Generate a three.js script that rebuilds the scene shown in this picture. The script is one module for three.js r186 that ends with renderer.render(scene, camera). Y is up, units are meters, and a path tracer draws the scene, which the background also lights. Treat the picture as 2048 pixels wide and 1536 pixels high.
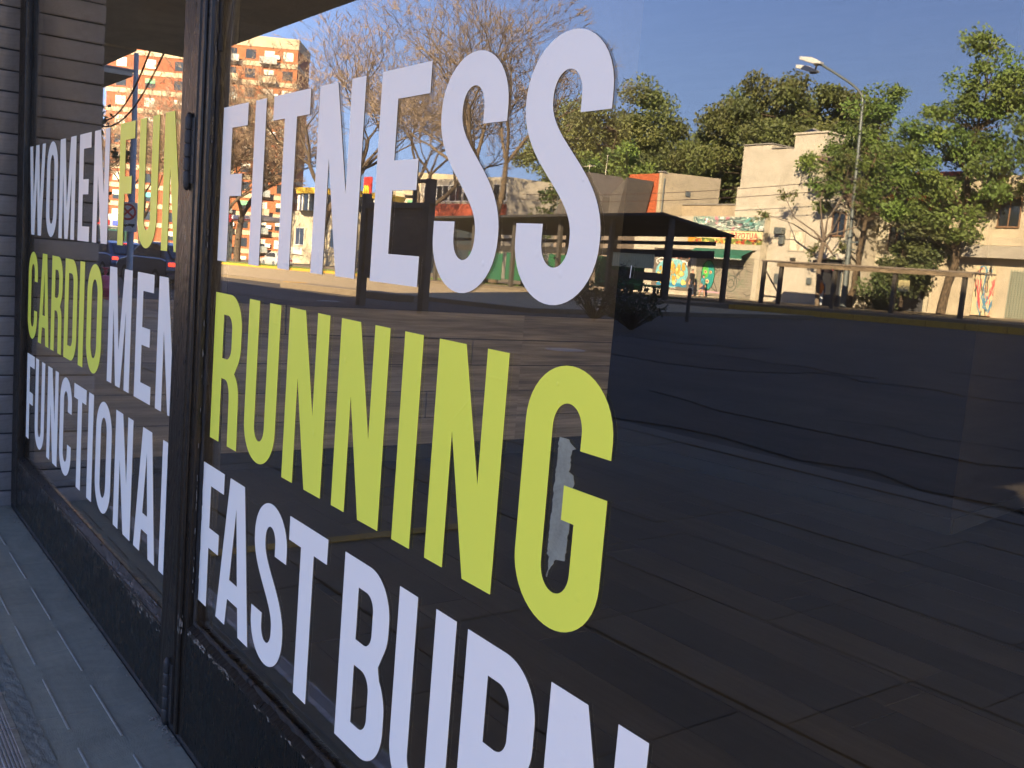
import * as THREE from 'three';
import { MarchingCubes } from 'three/addons/objects/MarchingCubes.js';
import { mergeGeometries, toCreasedNormals } from 'three/addons/utils/BufferGeometryUtils.js';
import { RoundedBoxGeometry } from 'three/addons/geometries/RoundedBoxGeometry.js';
import { createNoise2D } from 'simplex-noise';

// ---------------------------------------------------------------- camera, sky, sun, exposure
const scene = new THREE.Scene();
const camera = new THREE.PerspectiveCamera(42.8, 4 / 3, 0.05, 2000);
camera.position.set(0, 1.02, 0.642);                 // held low and close to the shop glass (glass plane z = 0, street towards +z)
camera.up.set(-0.14674, 0.98916, -0.00602);
camera.lookAt(0 - 0.79891, 1.02 - 0.1221, 0.642 - 0.58893);

const SUN = new THREE.Vector3(0.55 * Math.cos(0.436), Math.sin(0.436), -0.835 * Math.cos(0.436)).normalize();
const skyTexture = (() => {                           // clear sky: pale at the horizon, deepening with height, a little brighter round the sun
  const w = 512, h = 256, d = new Float32Array(w * h * 4), mix = (a, b, t) => a.map((q, k) => q + (b[k] - q) * t);
  for (let j = 0; j < h; j++) for (let i = 0; i < w; i++) {
    const e = ((j + 0.5) / h - 0.5) * Math.PI, a = ((i + 0.5) / w - 0.5) * 2 * Math.PI, y = Math.sin(e), t = Math.max(0, y);
    const c = mix(mix([0.155, 0.22, 0.325], [0.05, 0.092, 0.245], Math.min(1, t / 0.42)), [0.022, 0.041, 0.105], Math.max(0, (t - 0.42) / 0.58));
    const m = Math.max(0, Math.cos(a) * Math.cos(e) * SUN.x + y * SUN.y + Math.sin(a) * Math.cos(e) * SUN.z), g = 0.25 * m * m * m * m, k = (j * w + i) * 4;
    d[k] = c[0] + g * 0.5; d[k + 1] = c[1] + g * 0.45; d[k + 2] = c[2] + g * 0.35; d[k + 3] = 1;
  }
  const x = new THREE.DataTexture(d, w, h, THREE.RGBAFormat, THREE.FloatType);
  x.mapping = THREE.EquirectangularReflectionMapping; x.magFilter = THREE.LinearFilter; x.needsUpdate = true;
  return x;
})();
scene.background = scene.environment = skyTexture;
const sun = new THREE.DirectionalLight(new THREE.Color(1, 0.8, 0.53), 4.8);
sun.name = 'sun';
sun.position.copy(SUN).multiplyScalar(180).add(new THREE.Vector3(-60, 0, 40));
sun.target.position.set(-60, 0, 40);
sun.castShadow = true;
Object.assign(sun.shadow.camera, { left: -140, right: 140, top: 140, bottom: -140, near: 1, far: 500 });
sun.shadow.mapSize.set(4096, 4096);
scene.add(sun, sun.target);
const renderer = new THREE.WebGLRenderer({ antialias: true });
renderer.setSize(1024, 768);
renderer.shadowMap.enabled = true;
renderer.toneMapping = THREE.LinearToneMapping;
renderer.toneMappingExposure = 10.4;

// ---------------------------------------------------------------- helpers
const rngOf = (seed) => { let a = seed >>> 0; return () => { a = (a + 0x6d2b79f5) | 0; let t = Math.imul(a ^ (a >>> 15), 1 | a); t = (t + Math.imul(t ^ (t >>> 7), 61 | t)) ^ t; return ((t ^ (t >>> 14)) >>> 0) / 4294967296; }; };
const R = rngOf(11);
const rr = (a, b, r = R) => a + (b - a) * r();
const noise2 = createNoise2D(rngOf(5));
const V = (x, y, z) => new THREE.Vector3(x, y, z);
const names = new Map();
const numbered = (n) => { const k = names.get(n) || 0; names.set(n, k + 1); return k ? n + '_' + String(k).padStart(3, '0') : n; };
const GY = (x, z) => -0.15 + 0.0185 * x + 0.0178 * z;        // the street falls gently towards the left and the shop side

// uv in metres, taken from the face direction
function metreUV(g, s = 1) {
  const p = g.attributes.position, n = g.attributes.normal, uv = new Float32Array(p.count * 2);
  for (let i = 0; i < p.count; i++) {
    const ax = Math.abs(n.getX(i)), ay = Math.abs(n.getY(i)), az = Math.abs(n.getZ(i));
    if (ay >= ax && ay >= az) { uv[2 * i] = p.getX(i) * s; uv[2 * i + 1] = p.getZ(i) * s; }
    else if (ax >= az) { uv[2 * i] = p.getZ(i) * s; uv[2 * i + 1] = p.getY(i) * s; }
    else { uv[2 * i] = p.getX(i) * s; uv[2 * i + 1] = p.getY(i) * s; }
  }
  g.setAttribute('uv', new THREE.BufferAttribute(uv, 2));
  return g;
}
const tidy = (g) => { const o = g.index ? g.toNonIndexed() : g; for (const k of Object.keys(o.attributes)) if (!['position', 'normal', 'uv'].includes(k)) o.deleteAttribute(k); if (!o.attributes.uv) metreUV(o); return o; };
const bx = (x0, x1, y0, y1, z0, z1) => metreUV(new THREE.BoxGeometry(x1 - x0, y1 - y0, z1 - z0).translate((x0 + x1) / 2, (y0 + y1) / 2, (z0 + z1) / 2));
const rbx = (x0, x1, y0, y1, z0, z1, r = 0.003, seg = 1) => metreUV(new RoundedBoxGeometry(x1 - x0, y1 - y0, z1 - z0, seg, Math.min(r, (x1 - x0) / 2.01, (y1 - y0) / 2.01, (z1 - z0) / 2.01)).translate((x0 + x1) / 2, (y0 + y1) / 2, (z0 + z1) / 2));
const cyl = (p0, p1, r0, r1 = r0, n = 12) => {
  const d = p1.clone().sub(p0), g = new THREE.CylinderGeometry(r1, r0, d.length(), n);
  g.applyQuaternion(new THREE.Quaternion().setFromUnitVectors(V(0, 1, 0), d.clone().normalize()));
  return g.translate((p0.x + p1.x) / 2, (p0.y + p1.y) / 2, (p0.z + p1.z) / 2);
};
const tubeOf = (pts, r, seg = 40, n = 6) => new THREE.TubeGeometry(new THREE.CatmullRomCurve3(pts), seg, r, n);
const prism = (outline, z0, z1, bevel = 0) => {             // outline in x, y; extruded along z
  const g = new THREE.ExtrudeGeometry(new THREE.Shape(outline.map(([x, y]) => new THREE.Vector2(x, y))), { depth: z1 - z0 - 2 * bevel, bevelEnabled: bevel > 0, bevelSize: bevel, bevelThickness: bevel, bevelSegments: 2, bevelOffset: -bevel, curveSegments: 8 });
  return metreUV(g.translate(0, 0, z0 + bevel));
};
const join = (list) => { const a = (Array.isArray(list) ? list : [list]).map(tidy); return a.length === 1 ? a[0] : mergeGeometries(a); };
function obj(name, geometries, material, parent = scene) {
  const m = new THREE.Mesh(join(geometries), material);
  m.name = parent === scene ? numbered(name) : name;
  m.castShadow = m.receiveShadow = true;
  parent.add(m);
  return m;
}
function shared(name, geometry, material, parent, x = 0, y = 0, z = 0) {   // a piece that shares its geometry
  const m = new THREE.Mesh(geometry, material);
  m.name = name; m.position.set(x, y, z); m.castShadow = m.receiveShadow = true; parent.add(m);
  return m;
}
function tag(o, label, category, group) { o.userData.label = label; o.userData.category = category; if (group) o.userData.group = group; return o; }
function thing(name, label, category, [x, y, z] = [0, 0, 0], group) {
  const o = new THREE.Group(); o.name = numbered(name); o.position.set(x, y, z); scene.add(o);
  return tag(o, label, category, group);
}
function setting(name, label, category, geometries, material) {
  const o = geometries ? obj(name, geometries, material) : thing(name, label, category);
  o.userData.kind = 'structure';
  return tag(o, label, category);
}

// ---------------------------------------------------------------- procedural textures
function texture(n, fn, srgb = true) {
  const d = new Uint8Array(n * n * 4);
  for (let j = 0; j < n; j++) for (let i = 0; i < n; i++) {
    const c = fn(i / n, j / n, i, j), k = (j * n + i) * 4;
    d[k] = Math.max(0, Math.min(255, c[0])); d[k + 1] = Math.max(0, Math.min(255, c[1])); d[k + 2] = Math.max(0, Math.min(255, c[2])); d[k + 3] = 255;
  }
  const t = new THREE.DataTexture(d, n, n);
  t.wrapS = t.wrapT = THREE.RepeatWrapping; t.magFilter = THREE.LinearFilter; t.minFilter = THREE.LinearMipmapLinearFilter; t.generateMipmaps = true;
  if (srgb) t.colorSpace = THREE.SRGBColorSpace;
  t.needsUpdate = true;
  return t;
}
const tn = (u, v, f, o = 0) => {                             // noise that repeats over the unit square
  const a = u * Math.PI * 2, b = v * Math.PI * 2, k = f / 6.283;
  return noise2(Math.cos(a) * k + o + 0.37 * Math.cos(b) * k, Math.sin(a) * k + 0.61 * Math.sin(b) * k + o) * 0.5 + noise2(Math.cos(b) * k * 1.3 - o, Math.sin(b) * k * 1.3 + Math.cos(a + 1) * k * 0.7) * 0.5;
};
const fbm = (u, v, f, o = 0) => 0.55 * tn(u, v, f, o) + 0.28 * tn(u, v, f * 2.3, o + 7) + 0.17 * tn(u, v, f * 5.1, o + 13);
const rt = rngOf(77);
const grainTex = texture(512, (u, v) => { const c = 200 + 34 * fbm(u, v, 6) + 26 * fbm(u, v, 30, 3) + (rt() - 0.5) * 34; return [c, c, c]; });
const stainTex = texture(512, (u, v) => { const s = fbm(u, v, 4, 2), q = fbm(u, v, 22, 9), c = 214 + 26 * s + 16 * q + (rt() - 0.5) * 14 - (q > 0.45 ? 40 * (q - 0.45) : 0); return [c, c - 2, c - 6]; });
const roughBump = texture(512, (u, v) => { const c = 128 + 60 * fbm(u, v, 24, 4) + (rt() - 0.5) * 70; return [c, c, c]; }, false);
const softBump = texture(512, (u, v) => { const c = 128 + 90 * fbm(u, v, 9, 8) + 24 * fbm(u, v, 40, 1); return [c, c, c]; }, false);
const scuffTex = texture(512, (u, v) => {                    // old black gloss paint: brush streaks, rubbed and dusty marks
  const streak = noise2(u * 90, v * 5 + 2) * 10 + noise2(u * 260, v * 9) * 8, dust = Math.max(0, fbm(u, v, 14, 6) - 0.28) * 150 + Math.max(0, fbm(u, v, 60, 2) - 0.4) * 140;
  const c = 36 + streak * 0.35 + dust * 0.28 + (rt() - 0.5) * 5; return [c * 1.05, c, c * 0.97];
});
const scuffRough = texture(512, (u, v) => { const c = 118 + 50 * fbm(u, v, 12, 6) + noise2(u * 120, v * 6) * 22; return [c, c, c]; }, false);
const woodTex = texture(512, (u, v) => {                     // grain along u
  const w = noise2(u * 3, v * 26) * 22 + noise2(u * 9, v * 90) * 16 + noise2(u * 2 + 9, v * 7) * 20 + (rt() - 0.5) * 10, c = 150 + w; return [c, c * 0.985, c * 0.96];
});
const barkTex = texture(256, (u, v) => { const c = 150 + 50 * noise2(u * 14, v * 4) + 30 * noise2(u * 40, v * 12) + (rt() - 0.5) * 24; return [c, c * 0.95, c * 0.88]; });
const asphaltTex = texture(512, (u, v) => { const c = 150 + 30 * fbm(u, v, 5, 3) + 14 * fbm(u, v, 24, 5) + (rt() - 0.5) * 60; return [c, c, c]; });
const farBrickTex = texture(512, (u, v) => {                 // brickwork too far away to tell the bricks apart
  const row = Math.floor(v * 32), x = u * 16 + (row % 2) * 0.5, f = (a) => a - Math.floor(a), joint = f(v * 32) < 0.16 || f(x) < 0.07, h = noise2(Math.floor(x) * 3.1, row * 1.7);
  return joint ? [188, 168, 148] : [205 + h * 26, 178 + h * 26, 162 + h * 22];
});
const waveBump = (() => {                                     // the slow ripple of old drawn glass
  const n = 256, d = new Float32Array(n * n * 4);
  for (let j = 0; j < n; j++) for (let i = 0; i < n; i++) { const k = (j * n + i) * 4; d[k] = d[k + 1] = d[k + 2] = 0.5 + 0.3 * tn(i / n, j / n, 7, 21) + 0.1 * tn(i / n, j / n, 17, 4); d[k + 3] = 1; }
  const t = new THREE.DataTexture(d, n, n, THREE.RGBAFormat, THREE.FloatType); t.wrapS = t.wrapT = THREE.RepeatWrapping; t.magFilter = THREE.LinearFilter; t.needsUpdate = true; return t;
})();
const bubbleBump = (() => {                                   // vinyl film: trapped air bubbles, a few creases, slight orange peel
  const rb = rngOf(303), dots = Array.from({ length: 46 }, () => [rb(), rb(), rr(0.004, 0.012, rb), rr(0.3, 1, rb)]), lines = Array.from({ length: 7 }, () => [rb(), rb(), rb() * 3.14, rr(0.05, 0.16, rb)]);
  return texture(1024, (u, v) => {
    let h = 60 + 26 * tn(u, v, 10, 5) + 8 * tn(u, v, 60, 9);
    for (const [a, b, r, k] of dots) { const q = ((u - a) ** 2 + (v - b) ** 2) / (r * r); if (q < 1) h += 110 * k * (1 - q) ** 2; }
    for (const [a, b, w, l] of lines) { const x = (u - a) * Math.cos(w) + (v - b) * Math.sin(w), y = -(u - a) * Math.sin(w) + (v - b) * Math.cos(w); if (Math.abs(x) < l && Math.abs(y) < 0.004) h += 40 * (1 - Math.abs(y) / 0.004) * (1 - Math.abs(x) / l); }
    return [h, h, h];
  }, false);
})();
const rep = (t, x, y = x) => { const c = t.clone(); c.repeat.set(x, y); c.needsUpdate = true; return c; };
const lin = (r, g, b) => new THREE.Color().setRGB(r, g, b);
const mat = (c, rough = 0.8, extra = {}) => new THREE.MeshStandardMaterial({ color: c, roughness: rough, ...extra });
const phys = (c, rough, extra) => new THREE.MeshPhysicalMaterial({ color: c, roughness: rough, ...extra });

const M = {
  blackPaint: phys(lin(0.26, 0.19, 0.115), 0.62, { specularIntensity: 0.55, map: rep(scuffTex, 1.6), roughnessMap: rep(scuffRough, 1.6), bumpMap: rep(softBump, 3), bumpScale: 0.0006 }),
  blackWood: phys(lin(0.64, 0.5, 0.35), 0.7, { specularIntensity: 0.55, map: rep(scuffTex, 3, 1.2), roughnessMap: rep(scuffRough, 3, 1.2), bumpMap: rep(softBump, 8, 2), bumpScale: 0.0018 }),
  chip: mat(lin(0.34, 0.29, 0.23), 0.9, { map: rep(grainTex, 9) }),
  putty: mat(lin(0.05, 0.045, 0.04), 0.75, { map: rep(grainTex, 12), bumpMap: rep(roughBump, 18), bumpScale: 0.004 }),
  brickPaint: [0.36, 0.39, 0.34, 0.375].map((k) => mat(lin(k, k * 0.93, k * 0.9), 0.78, { map: rep(stainTex, 2.3), bumpMap: rep(roughBump, 7), bumpScale: 0.003 })),
  mortar: mat(lin(0.07, 0.07, 0.075), 0.95, { map: rep(grainTex, 6), bumpMap: rep(roughBump, 9), bumpScale: 0.004 }),
  ledge: [0.29, 0.275, 0.305].map((k) => mat(lin(k, k * 1.02, k * 0.8), 0.82, { map: rep(stainTex, 1.7), bumpMap: rep(roughBump, 6), bumpScale: 0.0012 })),
  ledgeJoint: mat(lin(0.42, 0.42, 0.36), 0.9, { map: rep(grainTex, 8) }),
  cement: mat(lin(0.25, 0.26, 0.22), 0.92, { map: rep(stainTex, 3), bumpMap: rep(roughBump, 5), bumpScale: 0.006 }),
  aluminium: phys(lin(0.62, 0.61, 0.6), 0.42, { metalness: 0.85, map: rep(grainTex, 9, 2) }),
  glass: new THREE.MeshPhysicalMaterial({ color: 0xffffff, roughness: 0, transmission: 1, thickness: 0, ior: 1.8, bumpMap: rep(waveBump, 0.45), bumpScale: 0.00006 }),
  hinge: phys(lin(0.035, 0.031, 0.028), 0.42, { map: rep(grainTex, 10), bumpMap: rep(roughBump, 30), bumpScale: 0.0006 }),
  sideGlass: new THREE.MeshPhysicalMaterial({ color: 0xffffff, roughness: 0, transmission: 1, thickness: 0, ior: 1.5 }),
  whiteVinyl: phys(lin(0.92, 0.86, 0.75), 0.3, { ior: 1.45, bumpMap: rep(bubbleBump, 1.7), bumpScale: 0.0012 }),
  limeVinyl: phys(lin(0.89, 0.89, 0.095), 0.3, { ior: 1.45, bumpMap: rep(bubbleBump, 1.7), bumpScale: 0.0012 }),
  vinylBack: mat(lin(0.045, 0.045, 0.045), 0.9),
  adhesive: mat(lin(0.48, 0.5, 0.4), 0.75, { map: rep(stainTex, 7), bumpMap: rep(roughBump, 20), bumpScale: 0.002 }),
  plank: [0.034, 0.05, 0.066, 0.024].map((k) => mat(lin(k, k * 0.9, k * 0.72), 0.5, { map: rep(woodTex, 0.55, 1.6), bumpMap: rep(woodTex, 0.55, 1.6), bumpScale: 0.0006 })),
  wallBoard: [0.62, 0.68, 0.65].map((k) => mat(lin(k, k * 0.87, k * 0.68), 0.7, { map: rep(woodTex, 0.4, 0.9) })),
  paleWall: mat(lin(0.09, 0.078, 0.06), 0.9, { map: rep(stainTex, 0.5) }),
  blind: new THREE.MeshPhysicalMaterial({ color: lin(0.9, 0.8, 0.62), roughness: 1, transmission: 0.9, thickness: 0, side: THREE.DoubleSide }),  // cloth of the added side window, lets warm light spread inside
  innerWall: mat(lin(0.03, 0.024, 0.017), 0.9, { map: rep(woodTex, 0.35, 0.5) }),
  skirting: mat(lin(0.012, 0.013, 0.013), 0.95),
  soffit: [0.72, 0.76, 0.69].map((k) => mat(lin(k, k * 0.87, k * 0.66), 0.9, { map: rep(stainTex, 0.45), bumpMap: rep(roughBump, 2), bumpScale: 0.003 })),
  concrete: mat(lin(0.34, 0.32, 0.29), 0.92, { map: rep(stainTex, 0.5), bumpMap: rep(roughBump, 2), bumpScale: 0.004 }),
  plaster: (r, g, b, s = 0.3) => mat(lin(r, g, b), 0.92, { map: rep(stainTex, s), bumpMap: rep(roughBump, 1.2), bumpScale: 0.004 }),
  slab: [[0.235, 0.185, 0.115], [0.26, 0.205, 0.13], [0.215, 0.172, 0.11], [0.24, 0.18, 0.105]].map((c) => mat(lin(...c), 0.85, { map: rep(stainTex, 0.9), bumpMap: rep(roughBump, 3), bumpScale: 0.003 })),
  litRoadTone: mat(lin(0.46, 0.355, 0.2), 0.9, { map: rep(stainTex, 0.35), bumpMap: rep(roughBump, 1), bumpScale: 0.004 }),  // brightness of the sunlit road put into a paler colour
  joint: mat(lin(0.12, 0.095, 0.065), 0.95, { map: rep(grainTex, 3) }),
  asphalt: mat(lin(0.12, 0.09, 0.052), 0.9, { map: rep(asphaltTex, 0.23), bumpMap: rep(roughBump, 0.8), bumpScale: 0.006 }),
  earth: mat(lin(0.13, 0.12, 0.095), 0.95, { map: rep(stainTex, 0.12) }),
  kerb: mat(lin(0.23, 0.18, 0.12), 0.9, { map: rep(stainTex, 0.7) }),
  yellow: mat(lin(0.68, 0.4, 0.035), 0.75, { map: rep(stainTex, 0.8) }),
  whiteLine: mat(lin(0.6, 0.6, 0.58), 0.8, { map: rep(stainTex, 1) }),
  darkMetal: phys(lin(0.07, 0.06, 0.048), 0.6, { metalness: 0.3 }),
  greyMetal: phys(lin(0.24, 0.27, 0.26), 0.5, { metalness: 0.3, map: rep(grainTex, 1) }),
  lampHead: mat(lin(0.55, 0.53, 0.5), 0.5),
  cable: mat(lin(0.05, 0.025, 0.018), 0.7),
  window: phys(lin(0.02, 0.025, 0.03), 0.08, { metalness: 0.0, ior: 1.7 }),
  bark: mat(lin(0.2, 0.155, 0.115), 0.95, { map: rep(barkTex, 1) }),
  paleBark: mat(lin(0.3, 0.235, 0.165), 0.95, { map: rep(barkTex, 1) }),
};
// ---------------------------------------------------------------- the setting: terrain, pavements, road
function sloped(x0, x1, z0, z1, lift, thick = 0.12) {        // a slab that follows the fall of the street
  const g = new THREE.BoxGeometry(x1 - x0, thick, z1 - z0, Math.max(1, Math.round((x1 - x0) / 20)), 1, 1).translate((x0 + x1) / 2, -thick / 2, (z0 + z1) / 2), p = g.attributes.position;
  for (let i = 0; i < p.count; i++) p.setY(i, p.getY(i) + GY(p.getX(i), p.getZ(i)) + lift);
  g.computeVertexNormals();
  return metreUV(g);
}
setting('ground', 'bare sloping ground under the whole street', 'ground', sloped(-420, 60, -60, 190, -0.22, 0.3), M.earth);
setting('lit_road_band', 'added pale island whose colour stands for the sunlit band of the avenue', 'lit_road_band', sloped(-150, -23.5, 17.2, 30.2, 0.0, 0.3), M.litRoadTone);  // raised sheet added to make the sunlit stretch of road look bright
setting('lit_road_band_kerb', 'kerb added round the pale band of painted sunlight', 'kerb', [sloped(-150.2, -23.3, 17.0, 17.2, 0.012, 0.3), sloped(-150.2, -23.3, 30.2, 30.4, 0.012, 0.3), sloped(-23.5, -23.3, 17.2, 30.2, 0.012, 0.3)], M.kerb);
setting('road', 'worn asphalt of the wide avenue', 'road', [sloped(-420, 60, 4.72, 33.4, -0.13), sloped(-420, 60, 36.6, 40.8, -0.13, 0.1)], M.asphalt);
setting('sidewalk', 'grey paved sidewalk further along the shop side', 'sidewalk', [sloped(-200, -17, 0.3, 4.5, 0), sloped(6, 60, 0.3, 4.5, 0)], M.slab[2]);
{
  const s = setting('paving', 'worn flagstone sidewalk in front of the shop', 'sidewalk');
  obj('bedding', sloped(-17, 6, 0.3, 4.5, -0.014), M.joint, s);
  const rp = rngOf(41), rows = 7, dz = 4.2 / rows;
  for (let k = 0; k < rows; k++) {
    let x = -17 + rp() * 0.8;
    while (x < 5.6) {
      const w = rr(0.78, 0.98, rp), z0 = 0.3 + k * dz, h = rr(-0.0035, 0.003, rp);
      const g = rbx(-w / 2 + 0.003, w / 2 - 0.003, -0.04, 0, -dz / 2 + 0.003, dz / 2 - 0.003, 0.005);
      const m = shared('flagstone', g, M.slab[Math.floor(rp() * 4)], s, x + w / 2, GY(x + w / 2, z0 + dz / 2) + h, z0 + dz / 2);
      m.rotation.set(-0.0178 + rr(-0.002, 0.002, rp), 0, 0.0185 + rr(-0.002, 0.002, rp));
      x += w;
    }
  }
}
setting('kerb', 'pale concrete kerb edging the shop sidewalk', 'kerb', sloped(-200, 60, 4.5, 4.72, 0.004, 0.3), M.kerb);
setting('far_sidewalk', 'far sidewalk along the sunlit shopfronts', 'sidewalk', sloped(-300, 60, 40.8, 60, 0.0), M.slab[1]);
{ // the planted strip between road and far lane, with painted kerb stones
  setting('median', 'grass strip with bare earth between the two carriageways', 'median', sloped(-300, 60, 33.6, 36.6, -0.01, 0.3), M.earth);
  const k = setting('median_kerb', 'kerb of the grass strip painted yellow', 'kerb');
  for (let i = 0, x = -150; x < -10; i++, x += 1.55) {
    const m = shared('kerb_stone', rbx(-0.75, 0.75, -0.2, 0.1, -0.11, 0.11, 0.02), M.yellow, k, x, GY(x, 33.5), 33.5);
    m.rotation.z = 0.0185;
  }
  const isl = thing('traffic_island', 'low painted concrete traffic island in the sunlit road', 'traffic island', [-33, 0, 15.6]);
  const g = prism([[-4.6, -0.5], [4.6, -0.5], [5.2, 0], [4.6, 0.5], [-4.6, 0.5], [-5.2, 0]], 0, 0.26, 0.04).rotateX(-Math.PI / 2);
  const b = obj('slab', g, M.kerb, isl); b.position.y = GY(-33, 15.6) - 0.16; b.rotation.z = 0.0185;
  const b2 = obj('painted_edge', prism([[-4.5, -0.42], [-4.0, -0.42], [-4.0, 0.42], [-4.5, 0.42]], 0, 0.012).rotateX(-Math.PI / 2), M.yellow, isl); b2.position.y = GY(-33, 15.6) + 0.102; b2.rotation.z = 0.0185;
}
{ // grass blades of the strip: one mass
  const rg = rngOf(90), blade = new THREE.BufferGeometry();
  blade.setAttribute('position', new THREE.Float32BufferAttribute([-0.02, 0, 0, 0.02, 0, 0, 0.01, 0.16, 0.03], 3)); blade.computeVertexNormals();
  const n = 15000, im = new THREE.InstancedMesh(blade, mat(lin(0.1, 0.15, 0.03), 0.9, { side: THREE.DoubleSide }), n), d = new THREE.Object3D();
  for (let i = 0; i < n; i++) { const x = rr(-130, -36, rg), z = rr(33.75, 36.5, rg); d.position.set(x, GY(x, z) - 0.02, z); d.rotation.set(rr(-0.4, 0.4, rg), rg() * 6.3, rr(-0.4, 0.4, rg)); d.scale.set(2.2, rr(0.6, 1.5, rg), 1); d.updateMatrix(); im.setMatrixAt(i, d.matrix); }
  im.name = 'grass'; im.userData.kind = 'stuff'; tag(im, 'short green grass on the strip between the carriageways', 'grass'); scene.add(im);
}
{ // repairs, tar seams and a manhole in the asphalt
  const s = setting('road_repair', 'patched and tar sealed places in the asphalt', 'road patch'), rp = rngOf(515), tones = [0.075, 0.1, 0.16, 0.19].map((k) => mat(lin(k, k * 0.77, k * 0.46), 0.92, { map: rep(asphaltTex, 0.5), bumpMap: rep(roughBump, 1.5), bumpScale: 0.006 }));
  const lay = (name, pts, m, x, z, lift) => { const g = prism(pts, 0, 0.006).rotateX(-Math.PI / 2), o = obj(name, g, m, s); o.position.set(x, GY(x, z) - 0.13 + lift, z); o.rotation.set(-0.0178, 0, 0.0185); };
  for (let i = 0; i < 26; i++) { const x = rr(-46, -3, rp), z = rr(5.6, 16, rp), w = rr(0.7, 3.2, rp), d = rr(0.4, 1.3, rp); lay('patch', Array.from({ length: 14 }, (_, k) => { const a = k / 14 * 6.283, q = rr(0.85, 1.1, rp); return [Math.sign(Math.cos(a)) * Math.abs(Math.cos(a)) ** 0.5 * w * q, Math.sign(Math.sin(a)) * Math.abs(Math.sin(a)) ** 0.5 * d * q]; }), tones[i % 4], x, z, 0.002 + 0.0001 * i); }
  for (let i = 0; i < 12; i++) { let x = rr(-46, -4, rp), z = rr(5.4, 15, rp); const up = [], dn = []; for (let k = 0; k < 16; k++) { const q = [k * 0.5, 0.25 * noise2(k * 0.4, i * 3.3)]; up.push([q[0], q[1] + rr(0.012, 0.03, rp)]); dn.unshift([q[0], q[1] - rr(0.012, 0.03, rp)]); } lay('tar_seam', [...up, ...dn], tones[0], x, z, 0.006 + 0.0001 * i); }
  for (const [x, z] of [[-12.5, 9.6], [-27, 12.2]]) lay('manhole_cover', Array.from({ length: 28 }, (_, k) => [0.34 * Math.cos(k / 28 * 6.283), 0.34 * Math.sin(k / 28 * 6.283)]), M.greyMetal, x, z, 0.009);
}
{ const m = obj('yellow_line', bx(-0.035, 0.035, -0.002, 0.002, -0.55, 0.75), M.yellow); m.position.set(-3.62, GY(-3.62, 1.25) + 0.007, 1.2); m.rotation.set(-0.0178, 0.05, 0.0185); m.userData.kind = 'structure'; tag(m, 'thin yellow line painted across the flagstones', 'road marking'); }

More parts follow.
